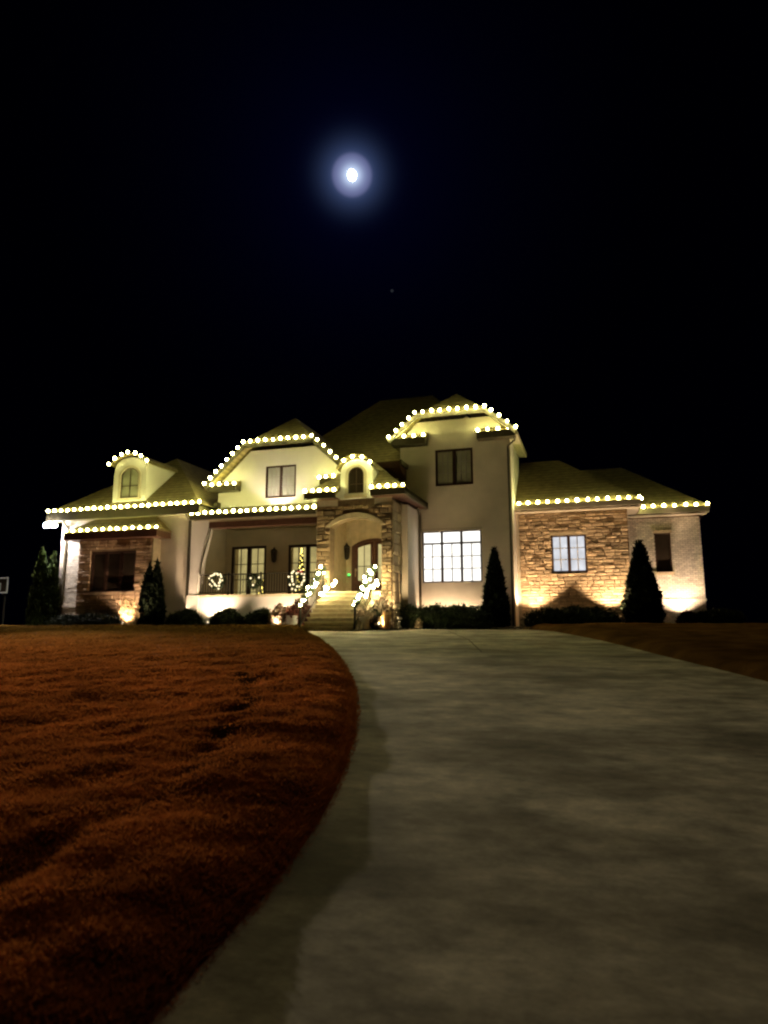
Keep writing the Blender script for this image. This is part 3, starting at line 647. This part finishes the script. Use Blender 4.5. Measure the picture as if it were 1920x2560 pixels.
# stones: the 300 that show largest are objects, the rest one joined piece per wall
unit = []
for k in range(6):
    rs = random.Random(k); j = lambda a: rs.uniform(-a, a)
    b = [(-.5,0,-.5),(.5,0,-.5),(.5,0,.5),(-.5,0,.5)]
    mdl = [(x*.99+j(.02), -.62+j(.15), z*.98+j(.06)) for x, _, z in b]; fr = [(x*.86+j(.05), -1+j(.12), z*.74+j(.1)) for x, _, z in b]
    unit.append((b+mdl+fr, [(8,9,10,11)]+[(i+o, (i+1) % 4+o, (i+1) % 4+4+o, i+4+o) for o in (0, 4) for i in range(4)]))
def seen(s):
    d = math.hypot((s[1]+s[2])/2, s[5]) if s[8] == 'x' else 40
    return (s[2]-s[1])*(s[4]-s[3])/d**2
stones.sort(key=seen, reverse=True); cache = {}; rest = {}
for i, s in enumerate(stones):
    w, x0, x1, z0, z1, y, d, m, axis = s; k = random.randrange(6); cx, cz = (x0+x1)/2, (z0+z1)/2
    if i < 300:
        if (k, m.name) not in cache:
            me = bpy.data.meshes.new('stone'); me.from_pydata(unit[k][0], [], unit[k][1]); me.materials.append(m); cache[(k, m.name)] = me
        o = bpy.data.objects.new('stone', cache[(k, m.name)]); COL.objects.link(o); o.parent = w
        o.scale = (x1-x0, d, z1-z0)
        if axis == 'x': o.location = (cx, y, cz)
        else: o.location = (y, cx, cz); o.rotation_euler = (0, 0, math.pi/2)
    else:
        mb = rest.setdefault((w.name, m.name), (MB(), w, m))[0]
        if axis == 'x': mb.add([(cx+p[0]*(x1-x0), y+p[1]*d, cz+p[2]*(z1-z0)) for p in unit[k][0]], unit[k][1])
        else: mb.add([(y-p[1]*d, cx+p[0]*(x1-x0), cz+p[2]*(z1-z0)) for p in unit[k][0]], unit[k][1])
for mb, w, m in rest.values(): mb.build('stone', m, w)['kind'] = 'stuff'

# ------------------------------------------------------------------ string lights
bulb_me = {}
def bulb(parent, p, r, m):
    if (r, m.name) not in bulb_me: me = ico(2, r); me.materials.append(m); bulb_me[(r, m.name)] = me
    o = link('bulb', bulb_me[(r, m.name)], parent, p); k = random.uniform(.86, 1.1); o.scale = (k, k, k*random.uniform(.95, 1.25)); o.rotation_euler = (random.uniform(-.5, .5), random.uniform(-.5, .5), 0); return o
def light_string(label, paths, r=.064):
    base = paths[0][0][0]; mb = MB()
    for pts, n in paths: mb.tube([(p[0], p[1]+.02, p[2]-.05) for p in pts], .012, 5)
    root = mb.build('light_string', IRON); tag(root, label, 'string lights', 'string lights along the roof edges')
    for pts, n in paths:
        pts = [Vector(p) for p in pts]; L = [(b-a).length for a, b in zip(pts, pts[1:])]; T = sum(L)
        for i in range(n):
            t = T*i/max(1, n-1); k = 0
            while k < len(L)-1 and t > L[k]: t -= L[k]; k += 1
            p = pts[k].lerp(pts[k+1], min(1, t/L[k])); bulb(root, (p.x+random.uniform(-.02, .02), p.y, p.z+random.uniform(-.015, .02)), r, BULB)
    return root
light_string('row of warm bulbs along the long eave under the left dormer', [([(-25.38,26.52,7.07),(-16.95,26.52,7.07)], 23)])
light_string('row of warm bulbs along the small roof over the brown stone bay', [([(-23.7,25.93,5.93),(-18.75,25.93,5.93)], 13)])
light_string('arc of warm bulbs over the left arched dormer', [([(-22.25,26.8,9.28),(-21.9,26.8,9.55),(-21.5,26.8,9.74),(-21.12,26.8,9.80),(-20.7,26.8,9.70),(-20.4,26.8,9.55),(-20.1,26.8,9.30)], 7)])
light_string('row of warm bulbs along the porch eave beneath the clipped gable', [([(-17.4,26.61,6.57),(-11.35,26.61,6.57)], 18)])
light_string('warm bulbs tracing the clipped gable above the porch and its cornice returns', [([(-17.3,27.42,8.12),(-15.3,27.42,9.98)], 8), ([(-14.95,27.42,9.98),(-11.9,27.42,9.98)], 9), ([(-11.6,27.42,9.78),(-10.35,27.42,8.58)], 5), ([(-16.95,27.50,8.07),(-15.78,27.50,8.07)], 4), ([(-11.5,27.50,8.07),(-10.85,27.50,8.07)], 3)])
light_string('warm bulbs along the entry eave on both sides of its dormer', [([(-11.4,25.72,7.08),(-10.1,25.72,7.08)], 5), ([(-8.48,25.72,7.08),(-7.15,25.72,7.08)], 5)])
light_string('arc of four warm bulbs over the arched dormer above the front entry', [([(-9.75,25.94,8.34),(-9.4,25.94,8.49),(-9.0,25.94,8.42),(-8.62,25.94,8.20)], 4)])
light_string('warm bulbs outlining the top gable of the tall tower and its returns', [([(-8.72,29.02,10.08),(-7.75,29.02,10.90)], 4), ([(-7.5,29.02,11.14),(-4.28,29.02,11.14)], 9), ([(-4.0,29.02,10.92),(-2.95,29.02,10.08)], 4), ([(-8.45,29.09,10.07),(-7.12,29.09,10.07)], 4), ([(-4.62,29.09,10.07),(-3.3,29.09,10.07)], 4)])
light_string('row of warm bulbs along the eave of the tan stone wing', [([(-3.1,30.62,6.95),(2.0,30.62,6.95)], 13), ([(2.1,30.8,6.91),(2.1,32.3,6.91)], 2)])
light_string('row of seven warm bulbs along the eave of the far right brick wing', [([(2.3,32.92,6.89),(5.0,32.92,6.89)], 7)])

# ------------------------------------------------------------------ foliage
def leaves(P, nrm_, size, upw=0.0, elong=1.6):
    n = len(P); d = rng.normal(size=(n, 3)); d[:, 2] += upw; d += .5*nrm_; d /= np.linalg.norm(d, axis=1, keepdims=True)
    s = np.cross(d, rng.normal(size=(n, 3))); s /= np.linalg.norm(s, axis=1, keepdims=True)+1e-9
    sz = size*rng.uniform(.6, 1.4, (n, 1)); V = np.zeros((n, 3, 3))
    V[:, 0] = P-s*sz*.5; V[:, 1] = P+s*sz*.5; V[:, 2] = P+d*sz*elong; return V
def crown_core(prof, n=14):
    return MB().lathe(prof, n=n)
def evergreen(x, y, h, rb, label, nl=7000, double=None, m=LEAFD):
    z = H(y)+.06; t = empty('evergreen_tree', (x, y, z), label, 'tree', 'conical evergreens against the house')
    MB().tube([(0,0,-.05),(0,0,.3),(0,0,h*.5)], [.07,.06,.03], 7).build('trunk', BARK, None).parent = t
    prof = lambda q: rb*np.clip(np.minimum(1.0, .75+q*1.2), 0, 1)*(1-q)**.72
    tops = double or [(0, 0, h, 1.0)]; allV = []; core = MB()
    for dx, dy, hh, rs in tops:
        q = 1-np.sqrt(rng.random(int(nl/len(tops)))); a = rng.uniform(0, 2*math.pi, len(q))
        lump = 1+.10*np.sin(a*5+q*22)+.07*np.sin(a*9-q*31)
        r = prof(q)*rs*lump*np.where(rng.random(len(q)) < .12, rng.uniform(1.0, 1.12, len(q)), rng.uniform(.80, 1.04, len(q)))
        P = np.stack([dx+r*np.cos(a), dy+r*np.sin(a), .04+q*hh], 1); nn = np.stack([np.cos(a), np.sin(a), np.full(len(q), .5)], 1)
        allV.append(leaves(P, nn, .075, .9, 1.9))
        core.tube([(dx, dy, .02+hh*k/8) for k in range(9)], [max(.01, float(prof(np.array(k/8)))*rs*.80) for k in range(9)], 12)
    cr_ = tris('crown', np.concatenate(allV), m, t, (0, 0, 0))
    core.build('inner_crown', m, None, True).parent = t
    return t
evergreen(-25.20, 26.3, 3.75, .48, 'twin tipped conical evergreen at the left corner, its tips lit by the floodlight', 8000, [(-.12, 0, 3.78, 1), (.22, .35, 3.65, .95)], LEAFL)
evergreen(-18.70, 25.8, 3.05, .44, 'slim conical evergreen with two tips beside the brown stone bay', 7000, [(-.17, 0, 2.88, .95), (.17, .1, 3.03, .95)])
evergreen(-3.98, 28.6, 3.28, .58, 'dark conical evergreen at the right foot of the tower wall')
evergreen(1.85, 30.2, 3.58, .82, 'wide dark conical evergreen between the tan stone and brick wings', 8000)
def bush(name, x, y, sx, sy, h, label, cat, m=LEAFM, nl=4500, size=.055, group=None, pw=3.0, lift=0.05, upw=.2, wav=.06):
    z = H(y)+lift; t = empty(name, (x, y, z), label, cat, group)
    d = rng.normal(size=(nl, 3)); d[:, 2] = np.abs(d[:, 2]); d /= (np.abs(d/1.0)**pw).sum(1, keepdims=True)**(1/pw)
    lump = 1+wav*np.sin(d[:, 0]*sx*6+1)+wav*.8*np.sin(d[:, 1]*sy*8+d[:, 0]*sx*3.1)
    P = d*np.array([sx, sy, h])*np.where(rng.random((nl, 1)) < .12, rng.uniform(1.0, 1.14, (nl, 1)), rng.uniform(.84, 1.03, (nl, 1)))*np.stack([np.ones(nl), np.ones(nl), lump], 1)
    nn = d/np.linalg.norm(d, axis=1, keepdims=True)
    tris('foliage', leaves(P, nn, size, upw), m, t, (0, 0, 0))
    c = MB(); n = 16; k = 6; vs = []
    for i in range(k+1):
        for j in range(n):
            e = math.pi/2*i/k; a = 2*math.pi*j/n; v = np.array([math.cos(e)*math.cos(a), math.cos(e)*math.sin(a), math.sin(e)]); v /= (np.abs(v)**pw).sum()**(1/pw)
            vs.append(tuple(v*np.array([sx, sy, h])*.82))
    c.add(vs, [(i*n+j, i*n+(j+1) % n, (i+1)*n+(j+1) % n, (i+1)*n+j) for i in range(k) for j in range(n)]); c.build('inner_foliage', m, None, True).parent = t
    return t
SH = 'clipped shrubs in the front beds'
bush('hedge', -21.95, 25.7, 1.85, .5, .56, 'long low dark hedge under the brown stone bay', 'hedge', nl=7000, pw=4, group=SH)
bush('round_shrub', -16.95, 25.8, .78, .6, 0.72, 'rounded shrub left of the bright ground light by the porch column', 'shrub', group=SH, pw=2.6)
bush('round_shrub', -14.78, 25.6, .68, .6, 0.72, 'rounded shrub right of the bright ground light by the porch column', 'shrub', group=SH, pw=2.6)
bush('round_shrub', -13.25, 25.6, .60, .5, 0.7, 'rounded shrub under the porch railing, beside the pale lit shrub', 'shrub', group=SH, pw=2.6)
bush('pale_shrub', -12.22, 25.2, .34, .3, .80, 'pale leafy shrub lit up beside the white planter', 'shrub', LEAFP, 900, .11, upw=.8, pw=2.2)
bush('red_shrub', -11.55, 25.75, .48, .3, 1.05, 'reddish shrub behind the white planter left of the steps', 'shrub', LEAFR, 1400, .09, upw=.8, pw=2.2)
bush('hedge', -6.35, 27.3, 2.15, .55, .78, 'long dark hedge in front of the tower beside the driveway', 'hedge', nl=9000, pw=4, group=SH, wav=.09)
bush('hedge', -6.0, 28.75, 1.9, .3, .80, 'narrow back hedge right under the bright tower window', 'hedge', nl=5000, pw=5, group=SH, wav=.03)
bush('hedge', -1.0, 29.6, 1.85, .42, .74, 'long dark hedge in front of the tan stone wall', 'hedge', nl=8000, pw=3.2, group=SH)
bush('hedge', 4.95, 32.0, .9, .5, .62, 'dark hedge at the far right end of the house', 'hedge', nl=4500, pw=4, group=SH)
bush('red_shrub', 3.68, 31.7, .40, .3, .50, 'small reddish shrub glowing in the light under the brick wing', 'shrub', LEAFR, 900, .09, upw=.6, pw=2.2)
bush('pale_shrub', -8.15, 25.75, .42, .3, 1.15, 'loose pale shrub right of the steps by the stone pier', 'shrub', LEAFP, 900, .10, upw=1.0, pw=2.0)
bush('pale_shrub', -6.75, 26.55, .12, .1, .34, 'small pale plant in front of the long dark hedge', 'shrub', LEAFP, 120, .07, upw=.8, pw=2.0)
# dry ornamental grass
t = empty('ornamental_grass', (-19.3, 25.2, H(25.2)+.04), 'tall dry ornamental grass glowing in a ground light by the bay', 'plant')
n = 1400; a = rng.uniform(0, 2*math.pi, n); r = .15*np.sqrt(rng.random(n)); hh = rng.uniform(.5, 1.40, n); ln = rng.uniform(.03, .24, n)
B0 = np.stack([r*np.cos(a), r*np.sin(a), np.zeros(n)], 1); T0 = B0+np.stack([ln*np.cos(a), ln*np.sin(a), hh], 1); wv = np.stack([-np.sin(a), np.cos(a), np.zeros(n)], 1)*.013
tris('blade', np.stack([B0-wv, B0+wv, T0], 1), PLUME, t, (0, 0, 0))['kind'] = 'stuff'
k = rng.integers(0, n, 150); Pk = np.repeat(T0[k], 14, 0)*np.array([1.15, 1.15, .86])+rng.normal(size=(2100, 3))*np.array([.025, .025, .09])
tris('plume', leaves(Pk, np.zeros_like(Pk), .042, 1.2, 2), PLUME, t, (0, 0, 0))['kind'] = 'stuff'

# ------------------------------------------------------------------ pots
def pot(x, y, label, m, prof, leaf=None, z=None):
    t = empty('planter', (x, y, H(y)+.05 if z is None else z), label, 'planter')
    b = MB().lathe(prof).build('pot', m, None, True); b.parent = t
    if leaf:
        P = rng.normal(size=(260, 3))*np.array([.16, .16, .13])+np.array([0, 0, prof[-1][1]+.14])
        tris('foliage', leaves(P, P*0, .08, .5), leaf, t, (0, 0, 0))
    return t
urn = [(.12,0),(.15,.03),(.09,.10),(.10,.16),(.17,.28),(.21,.42),(.23,.46),(.19,.45),(.0,.43)]
pot(-11.63, 25.2, 'round white planter left of the front steps', WHITEP, [(.15,0),(.19,.1),(.23,.3),(.23,.5),(.25,.52),(.21,.51),(.0,.47)], LEAFR)
pot(-8.33, 24.45, 'pale urn planter right of the front steps', POT, urn, LEAFP)
pot(-8.05, 25.1, 'dark round planter between the urn and the yellow lit pot', DARKPOT, [(.17,0),(.24,.15),(.25,.4),(.22,.55),(.0,.5)], LEAFM)
pot(-7.62, 25.0, 'tall tapered pot lit yellow at the left end of the long hedge', PLUME, [(.10,0),(.13,.03),(.17,.3),(.19,.62),(.21,.66),(.17,.65),(.0,.6)], LEAFP)

# ------------------------------------------------------------------ lights in the beds
def spot(parent, p, target, watts, ang, blend=.35, col=(1.0, .72, .48), r=.03):
    l = bpy.data.lights.new('lamp', 'SPOT'); l.energy = watts; l.spot_size = R(ang); l.spot_blend = blend; l.color = col; l.shadow_soft_size = r
    o = bpy.data.objects.new('lamp', l); COL.objects.link(o); o.parent = parent
    o.location = Vector(p)-parent.location; d = (Vector(target)-Vector(p)).normalized(); o.rotation_euler = d.to_track_quat('-Z', 'Y').to_euler(); return o
def ground_light(x, y, target, watts, ang, label, blend=.35, col=(1.0, .72, .48), z=None):
    z = H(y)+.08 if z is None else z
    t = empty('landscape_light', (x, y, z), label, 'landscape light', 'uplights in the front beds')
    d = (Vector(target)-Vector((x, y, z+.16))).normalized()
    c = Vector((0, 0, .16))
    MB().tube([(0,0,-.08),(0,0,.12)], .015, 6).build('stake', IRON, None).parent = t
    MB().tube([c-d*.09, c+d*.06], [.035,.05], 10).build('lamp_head', BRASS, None).parent = t
    MB().tube([c+d*.061, c+d*.068], .042, 10).build('lens', LENS, None).parent = t
    spot(t, Vector((x, y, z))+c+d*.09, target, watts, ang, blend, col); return t
ground_light(-16.02, 26.1, (-16.1, 26.95, 3.4), 170, 118, 'bright ground light between two round shrubs below the porch column', .6)
ground_light(-19.1, 24.45, (-19.3, 25.2, 2.6), 150, 100, 'ground light at the foot of the dry ornamental grass', .6)
ground_light(-12.5, 25.75, (-12.9, 26.95, 2.6), 110, 120, 'ground light behind the pale shrub lighting the porch base', .6)
ground_light(-12.1, 24.72, (-12.2, 25.2, 1.9), 26, 110, 'ground light in front of the pale shrub beside the white planter', .6)
ground_light(-17.6, 26.45, (-17.3, 26.9, 4.5), 60, 60, 'ground light at the foot of the porch column', .7)
ground_light(-20.0, 25.9, (-20.2, 26.45, 4.2), 190, 120, 'ground light behind the hedge under the brown stone bay', .8)
ground_light(-6.75, 29.15, (-6.8, 29.6, 2.9), 60, 140, 'ground light left under the bright tower window', .7)
ground_light(-5.5, 29.15, (-5.4, 29.6, 2.9), 50, 140, 'ground light right under the bright tower window', .7)
ground_light(-2.55, 30.15, (-2.7, 31.14, 6.6), 330, 98, 'ground light at the left foot of the tan stone wall', .4, (1.0, .70, .42))
ground_light(.62, 30.15, (.68, 31.14, 6.6), 350, 98, 'ground light at the right foot of the tan stone wall', .4, (1.0, .70, .42))
ground_light(3.55, 32.55, (3.6, 33.42, 4.6), 300, 110, 'ground light at the foot of the far right brick wall', .8)
ground_light(-7.3, 25.6, (-7.75, 26.9, 4.4), 110, 80, 'ground light by the right side of the stone entry pier', .6, (1.0, .76, .42))
ground_light(-7.95, 24.86, (-7.62, 25.0, 1.72), 26, 130, 'small ground light at the foot of the yellow lit pot', .6, (1.0, .70, .28))
ground_light(-13.6, 26.98, (-13.6, 28.0, 8.6), 60, 112, 'small uplight on the porch roof below the gable window', .3, (1.0, .80, .74), z=6.62)
def path_light(x, y, label):
    t = empty('path_light', (x, y, H(y)+.06), label, 'path light', 'small path lights in the beds')
    MB().tube([(0,0,-.05),(0,0,.36)], .02, 7).build('stem', BRASS, None).parent = t
    MB().lathe([(.05,.34),(.12,.36),(.10,.40),(.02,.45)]).build('shade', BRASS, None, True).parent = t
    MB().lathe([(.11,0),(.10,.06),(.05,.1)]).build('foot', BRASS, None, True).parent = t
path_light(-2.95, 29.4, 'small path light at the left end of the hedge by the tan stone wall')
path_light(.95, 29.35, 'small path light between the hedge and the wide conical evergreen')
path_light(-7.25, 25.45, 'small path light at the left end of the hedge before the tower')

# corner floodlight
t = empty('floodlight', (-25.2, 26.5, 6.52), 'glaring white floodlight under the eave at the left corner', 'floodlight')
MB().box(-.09, .09, -.05, .12, -.02, .05).build('bracket', WHITEP, None).parent = t
for dx, lab in ((-.14, 'l'), (.30, 'r')):
    hd = MB().tube([(dx*.5, 0, -.02), (dx, -.05, -.12)], [.05, .09], 12).build('lamp_head', WHITEP, None, True); hd.parent = t
    ln_ = ico(2, .13); ln_.materials.append(FLOODL); o = link('lens', ln_, t, (dx, -.06, -.16))
spot(t, (-25.05, 26.30, 6.30), (-24.3, 27.2, 2.6), 300, 150, .6, (1.0, .88, .84), .08)
spot(t, (-25.40, 26.35, 6.30), (-29.5, 28.5, 2.5), 900, 150, .8, (1.0, .92, .75), .08)

spot(t, (-25.45, 26.20, 6.30), (-7.6, 9.0, .6), 4600, 40, 1.0, (1.0, .86, .68), .08)     # beam thrown across the lawn

# ------------------------------------------------------------------ railings, wreaths, garlands
t = empty('porch_railing', (-14.2, 27.0, 2.88), 'long dark iron railing along the porch edge', 'railing')
part(MB().box(-17.05, -11.1, 26.98, 27.04, 3.76, 3.81).box(-17.05, -11.1, 26.99, 27.03, 2.97, 3.0), 'handrail', IRON, t)
bm = bpy.data.meshes.new('baluster'); q = MB().box(-.011, .011, -.011, .011, 0, .79); bm.from_pydata(q.v, [], q.f); bm.materials.append(IRON)
for i in range(47): link('baluster', bm, t, (-17.0+i*.126+14.2, .01, .10))
for x in (-15.6, -14.0, -12.4): part(MB().box(x-.03, x+.03, 26.975, 27.045, 2.88, 3.86), 'post', IRON, t)
def stair_rail(x, label):
    t = empty('stair_railing', (x, 23.85, H(23.8)), label, 'railing', 'iron railings beside the front steps')
    dz = 1.545/2.2
    part(MB().beam((x, 23.85, 2.24), (x, 26.15, 2.24+2.3*dz-.05), .05, .05).beam((x, 23.9, 1.55), (x, 26.1, 1.55+2.2*dz), .03, .03), 'handrail', IRON, t)
    part(MB().box(x-.03, x+.03, 23.82, 23.88, 1.33, 2.27), 'post', IRON, t); part(MB().box(x-.03, x+.03, 26.08, 26.14, 2.88, 3.8), 'post', IRON, t)
    for i in range(1, 15):
        y = 23.85+i*.15; z = 1.50+(y-23.85)*dz; part(MB().box(x-.009, x+.009, y-.009, y+.009, z+.04, z+.70), 'baluster', IRON, t)
stair_rail(-10.68, 'iron stair railing on the left of the front steps')
stair_rail(-8.50, 'iron stair railing on the right of the front steps')
def garland(pts, label, nb_, spread, drop, r=.048, group='lit garlands on the stair railings'):
    pts = [Vector(p) for p in pts]; L = [(b-a).length for a, b in zip(pts, pts[1:])]; T = sum(L)
    def at(t):
        k = 0
        while k < len(L)-1 and t > L[k]: t -= L[k]; k += 1
        return pts[k].lerp(pts[k+1], min(1, t/L[k]))
    P = np.array([at(T*u) for u in rng.random(1500)])+rng.normal(size=(1500, 3))*.055
    g = tris('garland', leaves(P, P*0, .05, -.2), LEAFG); tag(g, label, 'garland', group)
    for i in range(nb_):
        u = (i+.5)/nb_; p = at(T*u); s = .05+spread*u
        bulb(g, p+Vector((random.gauss(0, s*.6), random.gauss(-.05, .03), random.gauss(-.02, s*.8))), r, GBULB)
    for i in range(9):      # a second strand hangs below the upper half
        bulb(g, at(T*(.45+.06*i))+Vector(drop)*(.75+.05*i)+Vector((random.gauss(0, .05), 0, random.gauss(0, .05))), r, GBULB)
    return g
garland([(-10.68,23.82,2.27),(-10.68,25.0,3.10),(-10.66,26.1,3.88)], 'lit garland wound along the left stair railing', 17, .10, (.50, -.05, -.42))
garland([(-8.50,23.82,2.27),(-8.50,25.0,3.10),(-8.46,26.1,3.88)], 'lit garland wound along the right stair railing', 18, .09, (.12, 0, -.46))
def wreath(x, z, r, nb_, label, m=WBULB, leaf=LEAFG, br=.04):
    c = (x, 26.94, z); a = rng.uniform(0, 2*math.pi, 1300); b = rng.uniform(0, 2*math.pi, 1300); rr_ = .10*np.sqrt(rng.random(1300))
    P = np.stack([c[0]+(r+rr_*np.cos(b))*np.cos(a), c[1]+rr_*np.sin(b)*.7-.03, c[2]+(r+rr_*np.cos(b))*np.sin(a)], 1)
    g = tris('wreath', leaves(P, P*0, .05), leaf); tag(g, label, 'wreath', 'wreaths hung on the porch railing')
    for i in range(nb_):
        q_ = 2*math.pi*(i+random.uniform(-.3, .3))/nb_; rr2 = r+random.uniform(-.13, .12)
        bulb(g, (c[0]+rr2*math.cos(q_), c[1]-.10, c[2]+rr2*math.sin(q_)), br, m)
    return g
wreath(-16.1, 3.52, .29, 24, 'brightly lit wreath at the left end of the porch railing')
wreath(-14.28, 3.44, .24, 3, 'dim, mostly unlit wreath at the middle of the porch railing')
g = wreath(-12.2, 3.48, .33, 22, 'lit wreath with a red bow at the right end of the porch railing')
MB().box(-12.02, -11.92, 26.80, 26.84, 3.75, 3.85).box(-12.16, -12.04, 26.80, 26.84, 3.78, 3.86).build('bow', REDRIB, g)

# ------------------------------------------------------------------ trees seen through the glass doors
def xmas(x, y, h, rb, nb_, label, z0=2.88):
    t = empty('christmas_tree', (x, y, z0), label, 'christmas tree')
    MB().tube([(0,0,0),(0,0,h*.8)], [.04,.02], 7).build('trunk', BARK, None).parent = t
    q = 1-np.sqrt(rng.random(2200)); a = rng.uniform(0, 2*math.pi, 2200); r = rb*(1-q)*rng.uniform(.5, 1.05, 2200)
    P = np.stack([r*np.cos(a), r*np.sin(a), .15+q*(h-.15)], 1)
    tris('crown', leaves(P, np.stack([np.cos(a), np.sin(a), 0*a], 1), .06, -.2), LEAFG, t, (0, 0, 0))
    for i in range(nb_):
        q_ = (i+.5)/nb_; a_ = i*2.4; r_ = rb*(1-q_)*1.0
        bulb(t, (r_*math.cos(a_), -abs(r_*math.sin(a_)), .2+q_*(h-.2)), .034, TBULB)
xmas(-13.95, 31.2, 2.5, .26, 26, 'slim christmas tree with golden lights behind the right glass door')
xmas(-15.95, 31.2, 1.15, .30, 20, 'short lit christmas tree behind the left glass door')

# ------------------------------------------------------------------ lanterns and small things by the door
def lantern(x, y, z, label):
    t = empty('wall_lantern', (x, y, z), label, 'lantern', 'dark wall lanterns by the doors')
    b = MB()
    b.lathe([(.02,.78),(.05,.70),(.17,.60),(.18,.57)], (0, -.18, 0), 6); b.build('cap', IRON, None).parent = t
    b = MB()
    for k in range(6): a = k*math.pi/3; b.beam((.16*math.cos(a), -.18+.16*math.sin(a), .56), (.11*math.cos(a), -.18+.11*math.sin(a), .1), .022, .022)
    b.lathe([(.02,0),(.09,.04),(.12,.1)], (0, -.18, 0), 6); b.build('cage', IRON, None).parent = t
    MB().lathe([(.145,.55),(.10,.11)], (0, -.18, 0), 6).build('glass', DARKGLASS, None).parent = t
    MB().box(-.06, .06, -.03, 0, .15, .6).beam((0, -.02, .65), (0, -.19, .70), .03, .03).build('bracket', IRON, None).parent = t
lantern(-15.03, 30.49, 4.58, 'dark wall lantern between the two glass porch doors')
lantern(-10.66, 28.99, 4.45, 'dark wall lantern left of the arched front door')
t = empty('doorbell', (-10.60, 28.98, 3.77), 'small doorbell glowing green left of the front door', 'doorbell')
MB().box(-.04, .04, -.02, .015, -.08, .08).build('plate', IRON, None).parent = t
gm = ico(2, .052); gm.materials.append(GREENL); link('button', gm, t, (0, -.03, .02))

# ------------------------------------------------------------------ basketball hoop at the far left
t = empty('basketball_hoop', (-35.6, 34.0, H(34)), 'white basketball backboard and hoop at the far left edge', 'basketball hoop')
b = MB(); X0, X1, Z0, Z1, Y = -36.9, -35.1, 3.55, 4.55, 33.9
part(MB().box(X0, X1, Y-.03, Y, Z0, Z0+.09).box(X0, X1, Y-.03, Y, Z1-.09, Z1).box(X0, X0+.09, Y-.03, Y, Z0+.09, Z1-.09).box(X1-.09, X1, Y-.03, Y, Z0+.09, Z1-.09), 'backboard_frame', WHITEP, t)
part(MB().box(X0+.09, X1-.09, Y-.02, Y-.01, Z0+.09, Z1-.09), 'backboard', DARKGLASS, t)
part(MB().box(-36.35, -35.65, Y-.035, Y-.021, 4.12, 4.18).box(-36.35, -36.29, Y-.035, Y-.021, 3.7, 4.12).box(-35.71, -35.65, Y-.035, Y-.021, 3.7, 4.12), 'target_square', WHITEP, t)
ring = [(-36.0+.23*math.cos(2*math.pi*k/16), Y-.28+.23*math.sin(2*math.pi*k/16), 3.62) for k in range(17)]
part(MB().tube(ring, .02, 6, False), 'rim', WHITEP, t)
nm = MB()
for k in range(12):
    a = 2*math.pi*k/12; a2 = a+.5
    nm.tube([(-36+.23*math.cos(a), Y-.28+.23*math.sin(a), 3.6), (-36+.13*math.cos(a2), Y-.28+.13*math.sin(a2), 3.2)], .012, 4)
    nm.tube([(-36+.23*math.cos(a), Y-.28+.23*math.sin(a), 3.6), (-36+.13*math.cos(a-.5), Y-.28+.13*math.sin(a-.5), 3.2)], .012, 4)
part(nm, 'net', WHITEP, t)
part(MB().tube([(-36,34.6,H(34)-.1),(-36,34.6,3.4),(-36,33.95,3.9)], .06, 8), 'pole', IRON, t)
